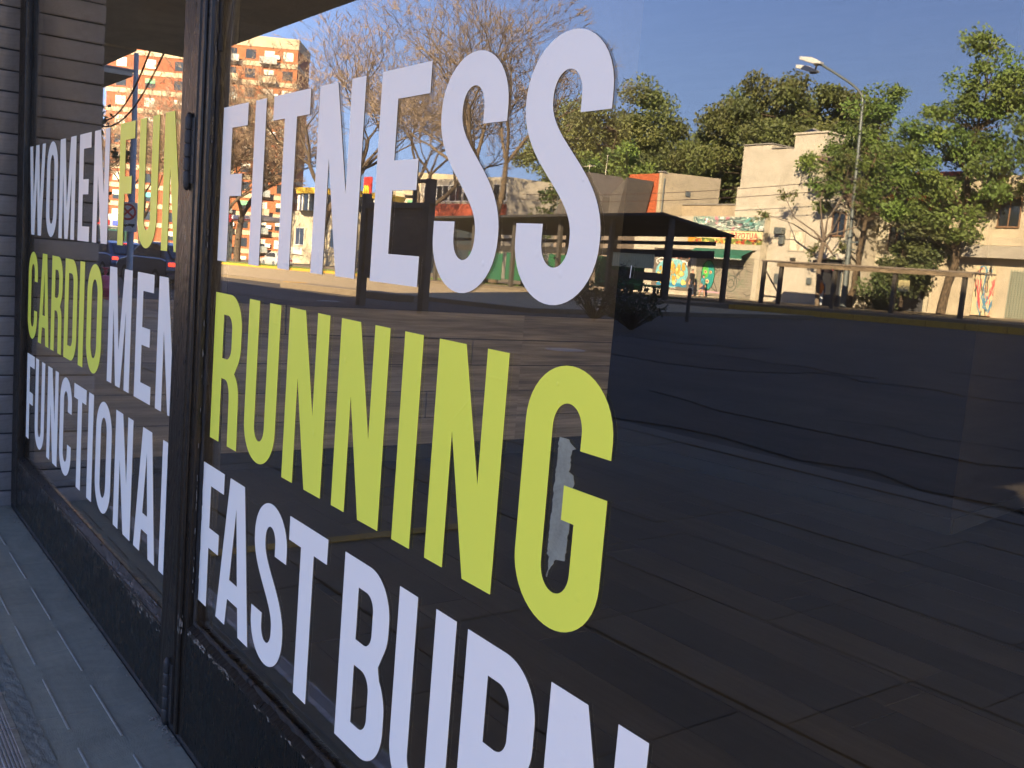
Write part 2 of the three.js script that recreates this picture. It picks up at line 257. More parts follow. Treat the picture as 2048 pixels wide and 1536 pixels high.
// ---------------------------------------------------------------- the room behind the glass
{
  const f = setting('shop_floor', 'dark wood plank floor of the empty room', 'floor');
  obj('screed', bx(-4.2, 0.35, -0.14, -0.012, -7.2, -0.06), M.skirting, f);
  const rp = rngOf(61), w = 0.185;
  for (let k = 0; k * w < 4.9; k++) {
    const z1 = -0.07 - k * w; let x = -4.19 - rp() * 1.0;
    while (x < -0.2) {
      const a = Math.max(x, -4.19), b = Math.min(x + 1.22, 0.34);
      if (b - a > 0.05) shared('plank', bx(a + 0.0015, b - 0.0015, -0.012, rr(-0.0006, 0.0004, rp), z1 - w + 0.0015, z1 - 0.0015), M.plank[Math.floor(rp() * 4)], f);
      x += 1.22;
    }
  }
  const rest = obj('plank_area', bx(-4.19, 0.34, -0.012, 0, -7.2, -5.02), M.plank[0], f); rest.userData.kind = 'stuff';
  const a = setting('boarded_wall', 'wall of wide grey brown boards on the left inside the room', 'wall');
  obj('backing', bx(-4.32, -4.212, -0.1, 3.0, -3.3, -0.03), M.skirting, a);
  obj('plaster', bx(-4.212, -4.2, 0.75, 3.0, -3.24, -0.04), M.paleWall, a);
  for (let k = 0; k < 5; k++) {
    const y = 0.072 + k * 0.1355, cut = -0.9 - rp() * 1.5;
    for (const [z0, z1] of [[-3.24, cut - 0.002], [cut + 0.002, -0.04]]) shared('wall_board', rbx(-4.212, -4.2 + rr(-0.001, 0.001, rp), y + 0.002, y + 0.1335, z0, z1, 0.002), M.wallBoard[Math.floor(rp() * 3)], a);
  }
  obj('skirting_board', rbx(-4.21, -4.185, 0, 0.07, -3.2, -0.04, 0.004), M.skirting, a);
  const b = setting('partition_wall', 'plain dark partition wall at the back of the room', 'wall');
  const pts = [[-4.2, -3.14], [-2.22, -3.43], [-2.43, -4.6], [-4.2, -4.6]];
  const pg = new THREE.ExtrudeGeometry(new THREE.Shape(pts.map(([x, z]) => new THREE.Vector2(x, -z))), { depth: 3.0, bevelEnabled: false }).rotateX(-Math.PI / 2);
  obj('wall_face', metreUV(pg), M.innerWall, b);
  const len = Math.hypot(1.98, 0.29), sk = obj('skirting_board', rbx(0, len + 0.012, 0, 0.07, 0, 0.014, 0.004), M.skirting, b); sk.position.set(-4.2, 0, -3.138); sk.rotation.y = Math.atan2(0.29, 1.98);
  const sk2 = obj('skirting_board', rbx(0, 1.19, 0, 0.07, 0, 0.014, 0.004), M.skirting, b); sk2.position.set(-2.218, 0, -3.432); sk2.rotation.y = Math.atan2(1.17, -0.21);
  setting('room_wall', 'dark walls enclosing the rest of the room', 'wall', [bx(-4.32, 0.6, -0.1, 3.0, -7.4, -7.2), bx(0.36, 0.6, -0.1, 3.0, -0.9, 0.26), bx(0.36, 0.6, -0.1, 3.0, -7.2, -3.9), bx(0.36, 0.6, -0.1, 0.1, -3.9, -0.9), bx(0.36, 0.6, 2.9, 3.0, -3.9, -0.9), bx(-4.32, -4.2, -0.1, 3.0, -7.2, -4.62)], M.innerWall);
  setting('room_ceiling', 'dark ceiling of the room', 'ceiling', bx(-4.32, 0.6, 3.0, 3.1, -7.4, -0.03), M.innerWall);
  const sw = thing('side_window', 'unseen side window with a pale blind, added to light the room', 'window', [0.48, 0, -2.4]);  // window and blind added out of view to brighten the room
  obj('frame', [bx(-0.04, 0.04, 0.1, 2.9, -1.5, -1.42), bx(-0.04, 0.04, 0.1, 2.9, 1.42, 1.5), bx(-0.04, 0.04, 0.1, 0.18, -1.42, 1.42), bx(-0.04, 0.04, 2.82, 2.9, -1.42, 1.42), bx(-0.04, 0.04, 0.18, 2.82, -0.04, 0.04)], M.blackWood, sw);
  obj('pane', bx(-0.003, 0.003, 0.18, 2.82, -1.42, 1.42), M.sideGlass, sw);
  obj('blind', new THREE.PlaneGeometry(3.2, 1.96).rotateY(-Math.PI / 2).translate(-0.14, 1.98, 0), M.blind, sw);
  const beam = thing('ceiling_beam', 'dark beam under the ceiling of the room', 'beam');
  obj('beam', rbx(-4.2, 0.355, 2.62, 2.999, -2.3, -2.06, 0.01), M.innerWall, beam);
}

// ---------------------------------------------------------------- shopfront: ledge, pier, door, window
{
  const L = setting('ledge', 'blue grey painted tile ledge along the shopfront', 'ledge');
  obj('step_body', bx(-3.85, 0.62, -0.6, -0.012, -0.058, 0.287), M.cement, L);
  const w = 0.0865, per = 0.35, rl = rngOf(23), rowsZ = [0.0225, 0.1115, 0.1975, 0.245];
  for (let k = 0; k < 3; k++) {                                // running courses of painted tiles
    const z0 = rowsZ[k];
    if (!k) for (let x = -3.845; x < 0.3; x += per) shared('tile', rbx(x + 0.0005, x + per - 0.0005, -0.012, 0, 0.0205, 0.2448, 0.0006), M.ledge[Math.floor(rl() * 3)], L);
    if (k) for (let x = -2.293 - 14 * per + (k === 1 ? 0.073 : 0); x < 0.3; x += per) if (x > -3.8) shared('joint_ridge', rbx(0, 0.262, -0.004, 0.0022, -0.0022, 0.0022, 0.001), M.ledgeJoint, L, x, 0, z0);
  }
  { // rough cement patch behind the nosing
    const g = new THREE.PlaneGeometry(4.4, 0.042, 560, 8).rotateX(-Math.PI / 2).translate(-1.64, 0, 0.2655), p = g.attributes.position;
    for (let i = 0; i < p.count; i++) p.setY(i, 0.0012 + 0.0022 * Math.max(-0.4, noise2(p.getX(i) * 22, p.getZ(i) * 40)) + 0.0014 * noise2(p.getX(i) * 80, p.getZ(i) * 90));
    g.computeVertexNormals(); obj('cement_patch', metreUV(g), M.cement, L);
  }
  const nz = thing('step_nosing', 'ribbed aluminium nosing strip on the edge of the ledge', 'nosing strip', [0, 0, 0]);
  for (let k = 0; k < 9; k++) {
    const x0 = -3.8 + k * 0.33 + 0.07, segs = [rbx(x0, x0 + 0.327, -0.003, 0.0015, 0.2865, 0.2985, 0.001)];
    for (let j = 0; j < 5; j++) segs.push(rbx(x0, x0 + 0.327, -0.004, 0.0005, 0.2995 + j * 0.0068, 0.304 + j * 0.0068, 0.001));
    segs.push(bx(x0, x0 + 0.327, -0.006, -0.003, 0.2865, 0.334), bx(x0, x0 + 0.327, -0.045, -0.003, 0.3335, 0.336));
    obj('nosing_length', segs, M.aluminium, nz);
  }
  const gum = thing('painted_strip', 'faded yellow strip on the flagstones beside the step', 'road marking');
  { const m = obj('paint', bx(-0.7, 0.7, -0.002, 0.002, -0.03, 0.03), mat(lin(0.42, 0.4, 0.12), 0.8, { map: rep(stainTex, 4) }), gum); m.position.set(-2.25, GY(-2.25, 0.47) + 0.006, 0.47); m.rotation.set(-0.0178, 0, 0.0185); }
  const paper = tag(obj('paper_scrap', (() => { const g = new THREE.PlaneGeometry(0.16, 0.1, 8, 6).rotateX(-Math.PI / 2), p = g.attributes.position; for (let i = 0; i < p.count; i++) p.setY(i, 0.012 + 0.012 * noise2(p.getX(i) * 9, p.getZ(i) * 9)); g.computeVertexNormals(); return metreUV(g); })(), mat(lin(0.62, 0.66, 0.72), 0.8, { side: THREE.DoubleSide })), 'crumpled white paper scrap on the sidewalk by the step', 'paper scrap');
  paper.position.set(-2.42, GY(-2.42, 0.42) + 0.004, 0.43);
  const rope = tag(obj('rope', tubeOf([V(-2.5, -0.155, 0.42), V(-2.3, -0.13, 0.39), V(-2.12, -0.05, 0.345), V(-2.02, -0.008, 0.338), V(-1.95, -0.06, 0.36), V(-1.8, -0.16, 0.42)], 0.006, 60, 8), mat(lin(0.32, 0.25, 0.17), 0.95)), 'loose brown cord hanging over the step edge', 'cord');

  const pier = thing('brick_pier', 'grey blue painted brick pier left of the door', 'brick pier', [-3.85, 0, 0]);
  obj('mortar_core', bx(-0.535, -0.007, -0.35, 3.0, 0.0, 0.251), M.mortar, pier);
  const rb = rngOf(8), course = 0.0705, bricks = [0, 1, 2, 3].map(() => {
    const g = new RoundedBoxGeometry(0.265, 0.0655, 0.256, 2, 0.006), p = g.attributes.position;
    for (let i = 0; i < p.count; i++) { const q = rr(-0.0009, 0.0009, rb); p.setX(i, p.getX(i) + 0.0016 * noise2(p.getY(i) * 60, p.getZ(i) * 40 + 3)); p.setY(i, p.getY(i) + 0.0015 * noise2(p.getZ(i) * 30, p.getX(i) * 30)); }
    g.computeVertexNormals(); return metreUV(toCreasedNormals(g, 0.9));
  });
  for (let k = 0; k < 47; k++) for (let j = 0; j < 2; j++) {
    const m = shared('brick', bricks[Math.floor(rb() * 4)], M.brickPaint[Math.floor(rb() * 4)], pier, -0.1335 - j * 0.27 + rr(-0.002, 0.002, rb), -0.3 + k * course + 0.0352, 0.1295 + rr(-0.001, 0.002, rb));
    m.rotation.set(rr(-0.004, 0.004, rb), rr(-0.006, 0.006, rb), 0);
  }
}
function bead(pts, material, name, parent) {                  // an irregular, cracked putty bead along a line
  const n = 90, a = V(...pts[0]), b = V(...pts[1]), d = b.clone().sub(a), out = V(...pts[2]), r = rngOf(Math.round(Math.abs(a.x * 1000 + b.y * 777)) + 3), segs = [];
  for (let i = 0; i < n; i++) {
    const p = a.clone().addScaledVector(d, i / n), q = a.clone().addScaledVector(d, (i + 1.02) / n), j = rr(0.5, 1.25, r);
    segs.push(cyl(p.addScaledVector(out, 0.002 * j), q.addScaledVector(out, 0.002 * rr(0.5, 1.25, r)), 0.0042 * j, 0.0042 * rr(0.6, 1.2, r), 7));
  }
  return obj(name, segs, material, parent);
}
function chips(parent, list, seed) {                          // flakes of paint lost down to bare wood and old undercoat
  const r = rngOf(seed);
  for (const [x0, x1, y0, y1, z, n] of list) {
    const segs = [];
    for (let i = 0; i < n; i++) { const x = rr(x0, x1, r), y = rr(y0, y1, r), s = rr(0.0015, 0.005, r), g = new THREE.CircleGeometry(s, 6), p = g.attributes.position; for (let k = 0; k < p.count; k++) { p.setX(k, p.getX(k) * rr(0.4, (x1 - x0 > y1 - y0) ? 2.6 : 1, r)); p.setY(k, p.getY(k) * rr(0.4, (x1 - x0 > y1 - y0) ? 0.8 : 2.6, r)); } segs.push(g.translate(x, y, z)); }
    obj('paint_chip', segs, M.chip, parent);
  }
}
const SILL_D = 0.192, SILL_W = 0.25, FZ = 0.02;
{
  const door = thing('shop_door', 'black painted door leaf with glass and low kick panel beside the brick pier', 'door');
  obj('kick_panel', rbx(-3.74, -2.0355, 0.012, SILL_D, -0.03, FZ - 0.0015, 0.003), M.blackPaint, door);
  obj('stile', rbx(-3.845, -3.735, 0.012, 2.98, -0.035, FZ, 0.004, 2), M.blackWood, door);
  obj('stile', rbx(-2.033, -1.934, 0.012, 2.98, -0.035, FZ, 0.005, 2), M.blackWood, door);
  obj('glazing_bead', prism([[0, 0], [0.03, 0], [0.002, 0.016], [0, 0.016]], 0, 2.8).rotateX(-Math.PI / 2).translate(-3.735, SILL_D, 0), M.blackWood, door);
  const bb = obj('glazing_bead', (() => { const g = prism([[0.001, 0], [0.017, 0.001], [0.0165, 0.004], [0.001, 0.016]], 0, 1.702); g.rotateY(-Math.PI / 2).translate(-2.033, 0, 0); return g.translate(0, SILL_D, 0); })(), M.blackWood, door);
  bead([[-3.7, SILL_D + 0.003, 0.009], [-2.04, SILL_D + 0.001, 0.011], [0, 0, 1]], M.putty, 'putty', door);
  chips(door, [[-3.7, -2.04, SILL_D - 0.012, SILL_D - 0.001, FZ - 0.0009, 46], [-2.3, -2.04, SILL_D - 0.022, SILL_D - 0.004, FZ - 0.0009, 40], [-3.1, -2.75, SILL_D - 0.014, SILL_D - 0.002, FZ - 0.0009, 26]], 4);
  obj('pane', bx(-3.72, -2.03, SILL_D, 2.95, -0.002, 0), M.glass, door);
  obj('top_rail', rbx(-3.735, -2.0355, 2.86, 2.98, -0.03, FZ - 0.001, 0.004), M.blackWood, door);
  const hingeGeo = () => {
    const profile = [];
    for (let i = 0; i < 5; i++) { const y = i * 0.0262; profile.push(new THREE.Vector2(0.0058, y + 0.0004), new THREE.Vector2(0.0084, y + 0.0024), new THREE.Vector2(0.0084, y + 0.0236), new THREE.Vector2(0.0058, y + 0.0258)); }
    profile.push(new THREE.Vector2(0.006, 0.1325), new THREE.Vector2(0.005, 0.136), new THREE.Vector2(0.0001, 0.139)); profile.unshift(new THREE.Vector2(0.0001, -0.012), new THREE.Vector2(0.005, -0.008), new THREE.Vector2(0.0072, -0.002));
    return new THREE.LatheGeometry(profile, 14);
  };
  for (const y of [1.12, 0.012]) {
    const h = obj('hinge', hingeGeo().translate(-1.963, y, FZ + 0.004), M.hinge, door);
    obj('hinge_leaf', rbx(-1.957, -1.938, y + 0.002, y + 0.128, FZ - 0.002, FZ + 0.0016, 0.0008), M.hinge, h);
    obj('screw', [0.02, 0.06, 0.105].map((k) => new THREE.SphereGeometry(0.0034, 8, 6).scale(1, 1, 0.5).translate(-1.947, y + k, FZ + 0.0016)), M.hinge, h);
  }
  const win = thing('shop_window', 'large shop window with black frame and dark kick panel', 'shop window');
  obj('jamb', rbx(-1.914, -1.8665, 0.012, 2.98, -0.035, FZ, 0.006, 3), M.blackWood, win);
  obj('jamb_moulding', rbx(-1.9095, -1.889, 0.012, 2.97, FZ - 0.003, FZ + 0.0055, 0.004, 3), M.blackWood, win);
  obj('rebate', bx(-1.934, -1.914, 0.0, 2.98, -0.035, -0.012), M.putty, win);
  obj('kick_panel', rbx(-1.8665, 0.355, 0.012, SILL_W - 0.006, -0.03, FZ - 0.0015, 0.003), M.blackPaint, win);
  obj('sill', (() => { const g = prism([[0, -0.008], [0.019, -0.008], [0.0185, -0.003], [0.002, 0.008], [0, 0.008]], 0, 2.22).rotateY(-Math.PI / 2); return metreUV(g.translate(0.355, SILL_W, 0)); })(), M.blackWood, win);
  bead([[-1.8655, SILL_W + 0.01, 0.0035], [-1.8655, 2.95, 0.0035], [1, 0, 0]], M.putty, 'putty', win);
  bead([[-1.86, SILL_W + 0.008, 0.004], [0.34, SILL_W + 0.006, 0.005], [0, 0, 1]], M.putty, 'putty', win);
  chips(win, [[-1.86, -0.6, SILL_W - 0.011, SILL_W - 0.004, FZ - 0.0005, 50], [-1.86, -1.6, SILL_W - 0.013, SILL_W - 0.003, FZ - 0.0005, 34], [-1.8655, -1.862, 0.3, 2.2, 0.0115, 60], [-1.9, -1.868, SILL_W - 0.02, SILL_W + 0.02, FZ + 0.0062, 14]], 9);
  obj('pane', bx(-1.868, 0.355, SILL_W, 2.95, -0.002, 0), M.glass, win);
  obj('top_rail', rbx(-1.8665, 0.355, 2.86, 2.98, -0.03, FZ - 0.001, 0.004), M.blackWood, win);
  obj('scratch', prism([[-0.6962, 1.015], [-0.6956, 1.015], [-0.6949, 1.0265], [-0.6955, 1.027]], 0.0001, 0.0003), mat(lin(0.7, 0.7, 0.68), 0.6), win);
  { // grit and paint crumbs swept against the foot of the frame
    const rg = rngOf(404), bits = [];
    for (let i = 0; i < 420; i++) { const hot = rg() < 0.45, x = hot ? (rg() < 0.6 ? rr(-2.02, -1.86, rg) : rr(-3.84, -3.6, rg)) : rr(-3.84, -0.9, rg), s = rr(0.0008, 0.0032, rg), z = FZ + 0.003 + Math.abs(rr(-1, 1, rg) * rr(0, 1, rg)) * (hot ? 0.03 : 0.02); bits.push(new THREE.TetrahedronGeometry(s).rotateX(rg() * 6).rotateZ(rg() * 6).translate(x, s * 0.5, z)); }
    const o = obj('grit', bits, M.chip); o.userData.kind = 'stuff'; tag(o, 'pale grit and paint crumbs along the foot of the shopfront', 'grit');
  }
  setting('threshold', 'dark threshold under the shopfront', 'threshold', bx(-3.85, 0.355, -0.01, 0.011, -0.06, FZ - 0.003), M.putty);
}

// ---------------------------------------------------------------- vinyl lettering on the outside of the glass
const ST = 0.168, AR = 0.139;
const P2 = (a) => a.map(([x, y]) => new THREE.Vector2(x, y));
function stroke(points) {                                     // outline of a brush of stem width across and arm width along
  const L = [], Q = [];
  for (let i = 0; i < points.length; i++) {
    const a = points[Math.max(0, i - 1)], b = points[Math.min(points.length - 1, i + 1)], t = new THREE.Vector2(b[0] - a[0], b[1] - a[1]).normalize();
    const h = 0.5 * (ST * t.y * t.y + AR * t.x * t.x);
    L.push([points[i][0] - t.y * h, points[i][1] + t.x * h]); Q.unshift([points[i][0] + t.y * h, points[i][1] - t.x * h]);
  }
  return P2([...L, ...Q]);
}
const arc = (cx, cy, rx, ry, a0, a1, n = 22) => Array.from({ length: n + 1 }, (_, i) => { const a = a0 + (a1 - a0) * i / n; return [cx + rx * Math.cos(a), cy + ry * Math.sin(a)]; });
const bez = (p0, p1, p2, p3, n = 20) => Array.from({ length: n + 1 }, (_, i) => { const t = i / n, u = 1 - t; return [0, 1].map((k) => u * u * u * p0[k] + 3 * u * u * t * p1[k] + 3 * u * t * t * p2[k] + t * t * t * p3[k]); });
const shapeOf = (outline, holes = []) => { const s = new THREE.Shape(outline); for (const h of holes) s.holes.push(new THREE.Path(h)); return s; };
const HPI = Math.PI / 2;
function bowl(x0, x1, y0, y1, r) {                            // right-rounded block: from (x0,y1) over to the right and back to (x0,y0)
  const ry = Math.min(r, (y1 - y0) / 2);
  return [[x0, y1], ...arc(x1 - r, y1 - ry, r, ry, HPI, 0, 14), ...arc(x1 - r, y0 + ry, r, ry, 0, -HPI, 14), [x0, y0]];
}
const GLYPH = {
  I: (w = 0.171) => [shapeOf(P2([[0, 0], [0, 1], [w, 1], [w, 0]]))],
  F: (w = 0.44) => [shapeOf(P2([[0, 0], [0, 1], [w, 1], [w, 1 - AR], [ST, 1 - AR], [ST, 0.565], [w - 0.06, 0.565], [w - 0.06, 0.425], [ST, 0.425], [ST, 0]]))],
  E: (w = 0.46) => [shapeOf(P2([[0, 0], [0, 1], [w, 1], [w, 1 - AR], [ST, 1 - AR], [ST, 0.577], [w - 0.065, 0.577], [w - 0.065, 0.437], [ST, 0.437], [ST, AR], [w, AR], [w, 0]]))],
  L: (w = 0.44) => [shapeOf(P2([[0, 0], [0, 1], [ST, 1], [ST, AR], [w, AR], [w, 0]]))],
  T: (w = 0.515) => [shapeOf(P2([[w / 2 - ST / 2, 0], [w / 2 - ST / 2, 1 - AR], [0, 1 - AR], [0, 1], [w, 1], [w, 1 - AR], [w / 2 + ST / 2, 1 - AR], [w / 2 + ST / 2, 0]]))],
  N: (w = 0.527) => [shapeOf(P2([[0, 0], [0, 1], [0.215, 1], [w - 0.152, 0.42], [w - 0.152, 1], [w, 1], [w, 0], [w - 0.215, 0], [0.152, 0.62], [0.152, 0]]))],
  M: (w = 0.72) => [shapeOf(P2([[0, 0], [0, 1], [0.23, 1], [w / 2, 0.3], [w - 0.23, 1], [w, 1], [w, 0], [w - 0.155, 0], [w - 0.155, 0.68], [w / 2 + 0.075, 0], [w / 2 - 0.075, 0], [0.155, 0.68], [0.155, 0]]))],
  W: (w = 0.9) => [shapeOf(P2([[0, 1], [0.165, 1], [0.262, 0.36], [0.355, 1], [w - 0.355, 1], [w - 0.262, 0.36], [w - 0.165, 1], [w, 1], [w - 0.165, 0], [w - 0.345, 0], [w / 2, 0.66], [0.345, 0], [0.165, 0]]))],
  A: (w = 0.585) => [shapeOf(P2([[0, 0], [0.168, 1], [w - 0.168, 1], [w, 0], [w - 0.17, 0], [w - 0.2, 0.19], [0.2, 0.19], [0.17, 0]]), [P2([[0.222, 0.325], [w - 0.222, 0.325], [w / 2, 0.83]])])],
  O: (w = 0.53) => { const r = w / 2, ri = w / 2 - ST; return [shapeOf(P2([...arc(r, 1 - r, r, r, 0, Math.PI), ...arc(r, r, r, r, Math.PI, 2 * Math.PI)]), [P2([...arc(r, 1 - AR - ri * 1.25, ri, ri * 1.25, 0, Math.PI), ...arc(r, AR + ri * 1.25, ri, ri * 1.25, Math.PI, 2 * Math.PI)])])]; },
  U: (w = 0.495) => { const c = ST / 2, r = w / 2 - c; return [shapeOf(stroke([[c, 1], [c, 0.8], [c, 0.5], ...arc(w / 2, r + AR / 2, r, r, Math.PI, 2 * Math.PI), [w - c, 0.5], [w - c, 0.8], [w - c, 1]]))]; },
  C: (w = 0.53) => { const c = ST / 2, r = w / 2 - c; return [shapeOf(stroke([[w - c, 0.665], [w - c, 0.69], ...arc(w / 2, 1 - AR / 2 - r, r, r, 0, Math.PI), ...arc(w / 2, r + AR / 2, r, r, Math.PI, 2 * Math.PI), [w - c, 0.31], [w - c, 0.335]]))]; },
  G: (w = 0.505) => { const c = ST / 2, r = w / 2 - c; return [shapeOf(stroke([[w - c, 0.7], [w - c, 0.72], ...arc(w / 2, 1 - AR / 2 - r, r, r, 0, Math.PI), ...arc(w / 2, r + AR / 2, r, r, Math.PI, 2 * Math.PI), [w - c, 0.36], [w - c, 0.425]])), shapeOf(P2([[w / 2 + 0.012, 0.425], [w / 2 + 0.012, 0.556], [w, 0.556], [w, 0.425]]))]; },
  S: (w = 0.5) => { const c = ST / 2, r = w / 2 - c; return [shapeOf(stroke([[w - c, 0.7], [w - c, 0.73], ...arc(w / 2, 1 - AR / 2 - r, r, r, 0, Math.PI), ...bez([c, 0.755], [c, 0.56], [w - c, 0.46], [w - c, 0.255], 30).slice(1), ...arc(w / 2, r + AR / 2, r, r, 0, -Math.PI), [c, 0.27], [c, 0.3]]))]; },
  D: (w = 0.51) => [shapeOf(P2([[0, 0], ...bowl(0, w, 0, 1, 0.24).slice(0, -1)]), [P2(bowl(ST, w - ST, AR, 1 - AR, 0.09))])],
  B: (w = 0.5) => [shapeOf(P2([[0, 0], ...bowl(0, w - 0.005, 0.515, 1, 0.215).slice(0, 22), [w - 0.085, 0.53], ...bowl(0, w, 0, 0.535, 0.225).slice(8)]), [P2(bowl(ST, w - ST, 0.585, 1 - AR, 0.08)), P2(bowl(ST, w - ST, AR, 0.45, 0.085))])],
  R: (w = 0.495) => [shapeOf(P2([[0, 0], ...bowl(0, w, 0.47, 1, 0.215).slice(0, 22), [w - 0.1, 0.49], ...bez([w - 0.09, 0.485], [w - 0.02, 0.44], [w - 0.012, 0.38], [w - 0.01, 0.3], 10), [w - 0.002, 0], [w - 0.17, 0], ...bez([w - 0.175, 0.3], [w - 0.175, 0.39], [w - 0.21, 0.435], [w - 0.27, 0.435], 10), [ST, 0.435], [ST, 0]]), [P2(bowl(ST, w - ST, 0.57, 1 - AR, 0.085))])],
};
function word(text, label, category, xs, y0, h, material, group, base = 0.0006) {
  const o = thing('vinyl_word', label, category, [0, 0, 0], group);
  [...text].forEach((ch, i) => {
    const [x0, x1] = xs[i], shapes = GLYPH[ch]((x1 - x0) / h);
    const g = shapes.map((s) => new THREE.ExtrudeGeometry(s, { depth: 0.0006 / h, bevelEnabled: false, curveSegments: 6 }));
    const back = g.map((q) => metreUV(q.clone().scale(h, h, h * 0.4).translate(x0, y0, base - 0.0004)));
    const m = obj('letter', g.map((q) => metreUV(q.scale(h, h, h * 0.5).translate(x0, y0, base))), material, o);
    obj('adhesive_layer', back, M.vinylBack, m);  // adhesive side, coloured dark in place of dim light on the letter backs
  });
  return o;
}
const span = (list) => list.map(([a, b]) => [a, b]);
const GA = 'lettering on the large window', GD = 'lettering on the door glass';
word('FITNESS', 'white word FITNESS at the top of the large window', 'lettering', span([[-1.836, -1.713], [-1.678, -1.63], [-1.597, -1.452], [-1.418, -1.269], [-1.221, -1.092], [-1.061, -0.92], [-0.886, -0.744]]), 0.9795, 0.2815, M.whiteVinyl, GA);
word('RUNNING', 'lime yellow word RUNNING across the middle of the large window', 'lettering', span([[-1.834, -1.694], [-1.662, -1.523], [-1.486, -1.338], [-1.299, -1.153], [-1.113, -1.066], [-1.027, -0.879], [-0.839, -0.697]]), 0.641, 0.2795, M.limeVinyl, GA);
word('FAST', 'white word FAST low on the large window beside the frame', 'lettering', span([[-1.8625, -1.745], [-1.76, -1.595], [-1.585, -1.448], [-1.441, -1.3]]), 0.307, 0.28, M.whiteVinyl, GA);
word('BURN', 'white word BURN low on the large window, cut off by the photo edge', 'lettering', span([[-1.242, -1.102], [-1.081, -0.942], [-0.917, -0.778], [-0.756, -0.608]]), 0.307, 0.279, M.whiteVinyl, GA);
word('WOMEN', 'white word WOMEN at the top of the door glass', 'lettering', span([[-3.722, -3.463], [-3.435, -3.275], [-3.243, -3.036], [-2.991, -2.858], [-2.82, -2.663]]), 0.983, 0.293, M.whiteVinyl, GD);
word('FUN', 'lime yellow word FUN at the top of the door glass', 'lettering', span([[-2.561, -2.432], [-2.389, -2.239], [-2.197, -2.043]]), 0.985, 0.293, M.limeVinyl, GD);
word('CARDIO', 'lime yellow word CARDIO in the middle of the door glass', 'lettering', span([[-3.702, -3.545], [-3.52, -3.352], [-3.322, -3.168], [-3.134, -2.974], [-2.946, -2.891], [-2.854, -2.692]]), 0.634, 0.293, M.limeVinyl, GD);
word('MEN', 'white word MEN in the middle of the door glass', 'lettering', span([[-2.621, -2.413], [-2.368, -2.236], [-2.197, -2.043]]), 0.636, 0.293, M.whiteVinyl, GD);
word('FUNCTIONAL', 'white word FUNCTIONAL along the bottom of the door glass', 'lettering', span([[-3.694, -3.565], [-3.542, -3.392], [-3.344, -3.189], [-3.159, -3.004], [-2.978, -2.83], [-2.802, -2.748], [-2.713, -2.554], [-2.517, -2.362], [-2.33, -2.16], [-2.127, -2.04]]), 0.284, 0.294, M.whiteVinyl, GD);
{ // grey adhesive left where a strip was peeled away, in the bowl of the G
  const r = rngOf(31), left = [], right = [], n = 60;
  for (let i = 0; i <= n; i++) {
    const t = i / n, y = 0.845 - t * 0.152, taper = t > 0.84 ? Math.max(0.05, (1 - t) / 0.3) : t < 0.06 ? 0.5 + t * 8 : 1, shift = t < 0.22 ? -0.008 : 0;
    left.push([-0.7795 - 0.004 * t + rr(-0.0011, 0.0011, r) - (t > 0.84 ? -0.004 : 0), y]);
    right.unshift([-0.7795 - 0.004 * t + 0.03 * taper + (taper === 1 ? shift : 0) + rr(-0.0015, 0.0015, r), y]);
  }
  tag(obj('adhesive_strip', prism([...left, ...right], 0.0003, 0.0006), M.adhesive), 'ragged grey adhesive strip inside the last letter of the lime word', 'adhesive strip');
}
